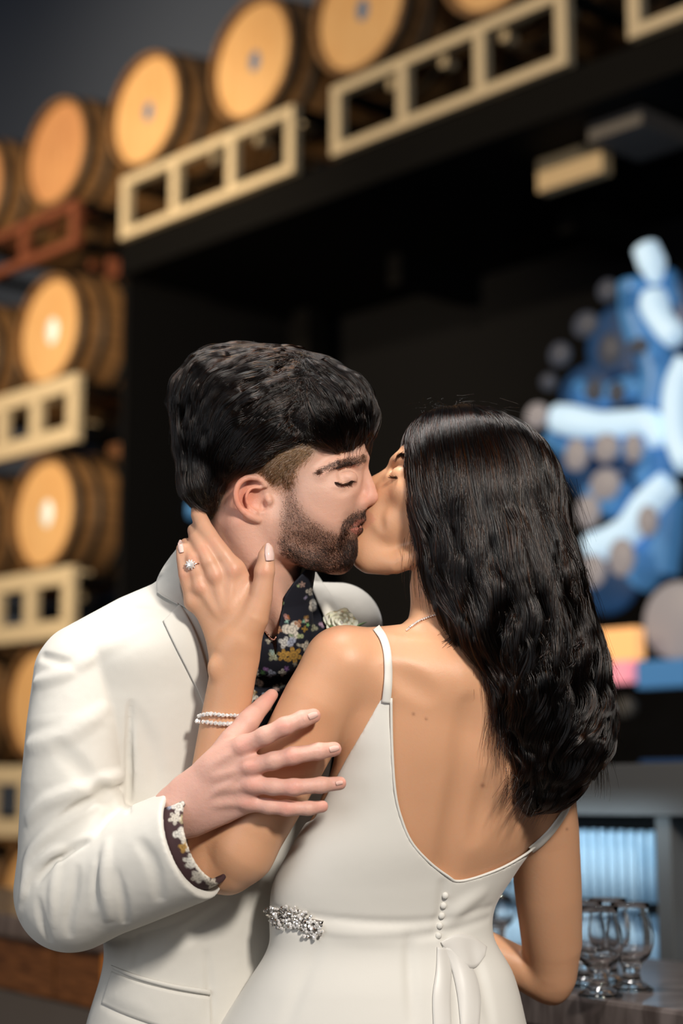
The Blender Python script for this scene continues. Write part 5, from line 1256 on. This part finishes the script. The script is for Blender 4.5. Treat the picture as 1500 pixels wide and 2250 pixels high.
# far lapel and a narrow black pointed patch, with the white rose
V, Fc = sheet(fj, [(672, 1258), (684, 1290), (704, 1335), (724, 1385)], [(694, 1257), (716, 1290), (742, 1330), (770, 1385)], 26, 10, 6, 5, 4); mobj('collar', toworld(V), Fc, M['suit'], jacket, man_base)
wq = float(fj.depth([750], [1365])[0]) if not np.isnan(fj.depth([750], [1365])[0]) else 250
V, Fc = sheet(fj, [(697, 1327), (706, 1345), (713, 1368), (718, 1395)], [(697, 1330), (697, 1350), (699, 1372), (704, 1395)], 14, 5, 12, 3, 1); mobj('shirt_collar_point', toworld(V), Fc, M['shirt'], shirt, man_base)
ros = None
for k in range(26):
    t = k / 25; a = k * 2.4; rr = 4 + 26 * t; cx, cy = 750 + rr*0.9*math.cos(a), 1367 + rr*0.62*math.sin(a) - 2; s_ = 8 + 12*t
    A = []; n1 = 7; V = []
    ctr = K(cx, cy, wq - 40 + 18*t); rad = K(cx, cy, wq) - K(750, 1367, wq); rad = rad/(np.linalg.norm(rad)+1e-6); tan = np.array([-rad[2], 0, rad[0]])
    for i in range(n1):
        for j in range(n1):
            u_ = (i/(n1-1) - .5)*2; v2 = j/(n1-1); wd = s_*(0.55+0.45*math.sin(v2*math.pi))
            p = ctr + tan*u_*wd + np.array([0, -1, 0])*(v2*s_*0.9) + rad*(0.35*s_*v2*v2*2 - 0.4*s_*(1-u_*u_)*0 + -0.3*s_*u_*u_) + np.array([0, 0, 1])*rf.uniform(-.6, .6)
            V.append(p)
    V = np.array(V); V = np.concatenate([V, V + rad*1.5]); q = n1*n1
    Fc = [(i*n1+j, i*n1+j+1, (i+1)*n1+j+1, (i+1)*n1+j) for i in range(n1-1) for j in range(n1-1)]; Fc += [tuple(q+x for x in f_[::-1]) for f_ in Fc]
    if ros is None:
        ros = mobj('boutonniere', toworld(V), Fc, M['petal'], jacket, man_base); ros['label'] = 'cream rose pinned to far lapel'
    else: mobj('petal', toworld(V), Fc, M['petal'], ros, man_base)
for A, B in (([(724, 1372), (745, 1380), (770, 1384)], [(724, 1378), (745, 1390), (770, 1390)]), ([(775, 1378), (790, 1370), (806, 1366)], [(775, 1382), (790, 1376), (806, 1367)])):
    V, Fc = sheet(fj, A, B, 8, 3, 30, 2, 3); mobj('leaf', toworld(V), Fc, M['leafy'], ros, man_base)
# fine beaded chain at his throat
P = curve([(583, 1388), (590, 1398), (600, 1406), (606, 1400)], 12); wd = fs_.depth(P[:, 0], P[:, 1]); wd = np.where(np.isnan(wd), np.nanmean(wd) if not np.isnan(wd).all() else 40, wd)
V, Fc = tube_mesh([K(a, b, c - 4) for (a, b), c in zip(P, wd)], 1.2, 6); nk = mobj('necklace', toworld(V), Fc, M['rose_gold'], man, man_base)
for (a, b), c in zip(P, wd):
    V, Fc = sphere(K(a, b, c - 4), 2.2, 6, 4); mobj('bead', toworld(V), Fc, M['rose_gold'], nk, man_base)
# jacket skirt, trousers, shoes (below the frame)
c0 = toworld([K(453, 2330, 231)])[0]
ringloft('jacket_hem', [(c0[2]+0.01, c0[0], c0[1], 0.13, 0.125), (0.86, c0[0], c0[1], 0.155, 0.14)], M['suit'], jacket, man_base)
tr = ringloft('trousers', [(0.98, c0[0], c0[1], 0.12, 0.11), (0.85, c0[0], c0[1], 0.135, 0.12), (0.72, c0[0], c0[1], 0.13, 0.11)], M['suit'], man, man_base)
for sx in (-1, 1):
    cx, cy = c0[0] + sx*0.075, c0[1] + sx*0.06
    ringloft('trouser_leg', [(0.76, c0[0]+sx*0.055, c0[1]+sx*0.04, 0.085, 0.085), (0.45, cx, cy, 0.07, 0.07), (0.06, cx, cy, 0.075, 0.08)], M['suit'], tr, man_base)
    ringloft('shoe', [(0.09, cx+0.01, cy, 0.04, 0.04), (0.05, cx+0.04, cy, 0.09, 0.045), (0.0, cx+0.06, cy, 0.13, 0.045)], M['black_steel'], man, man_base, 24)
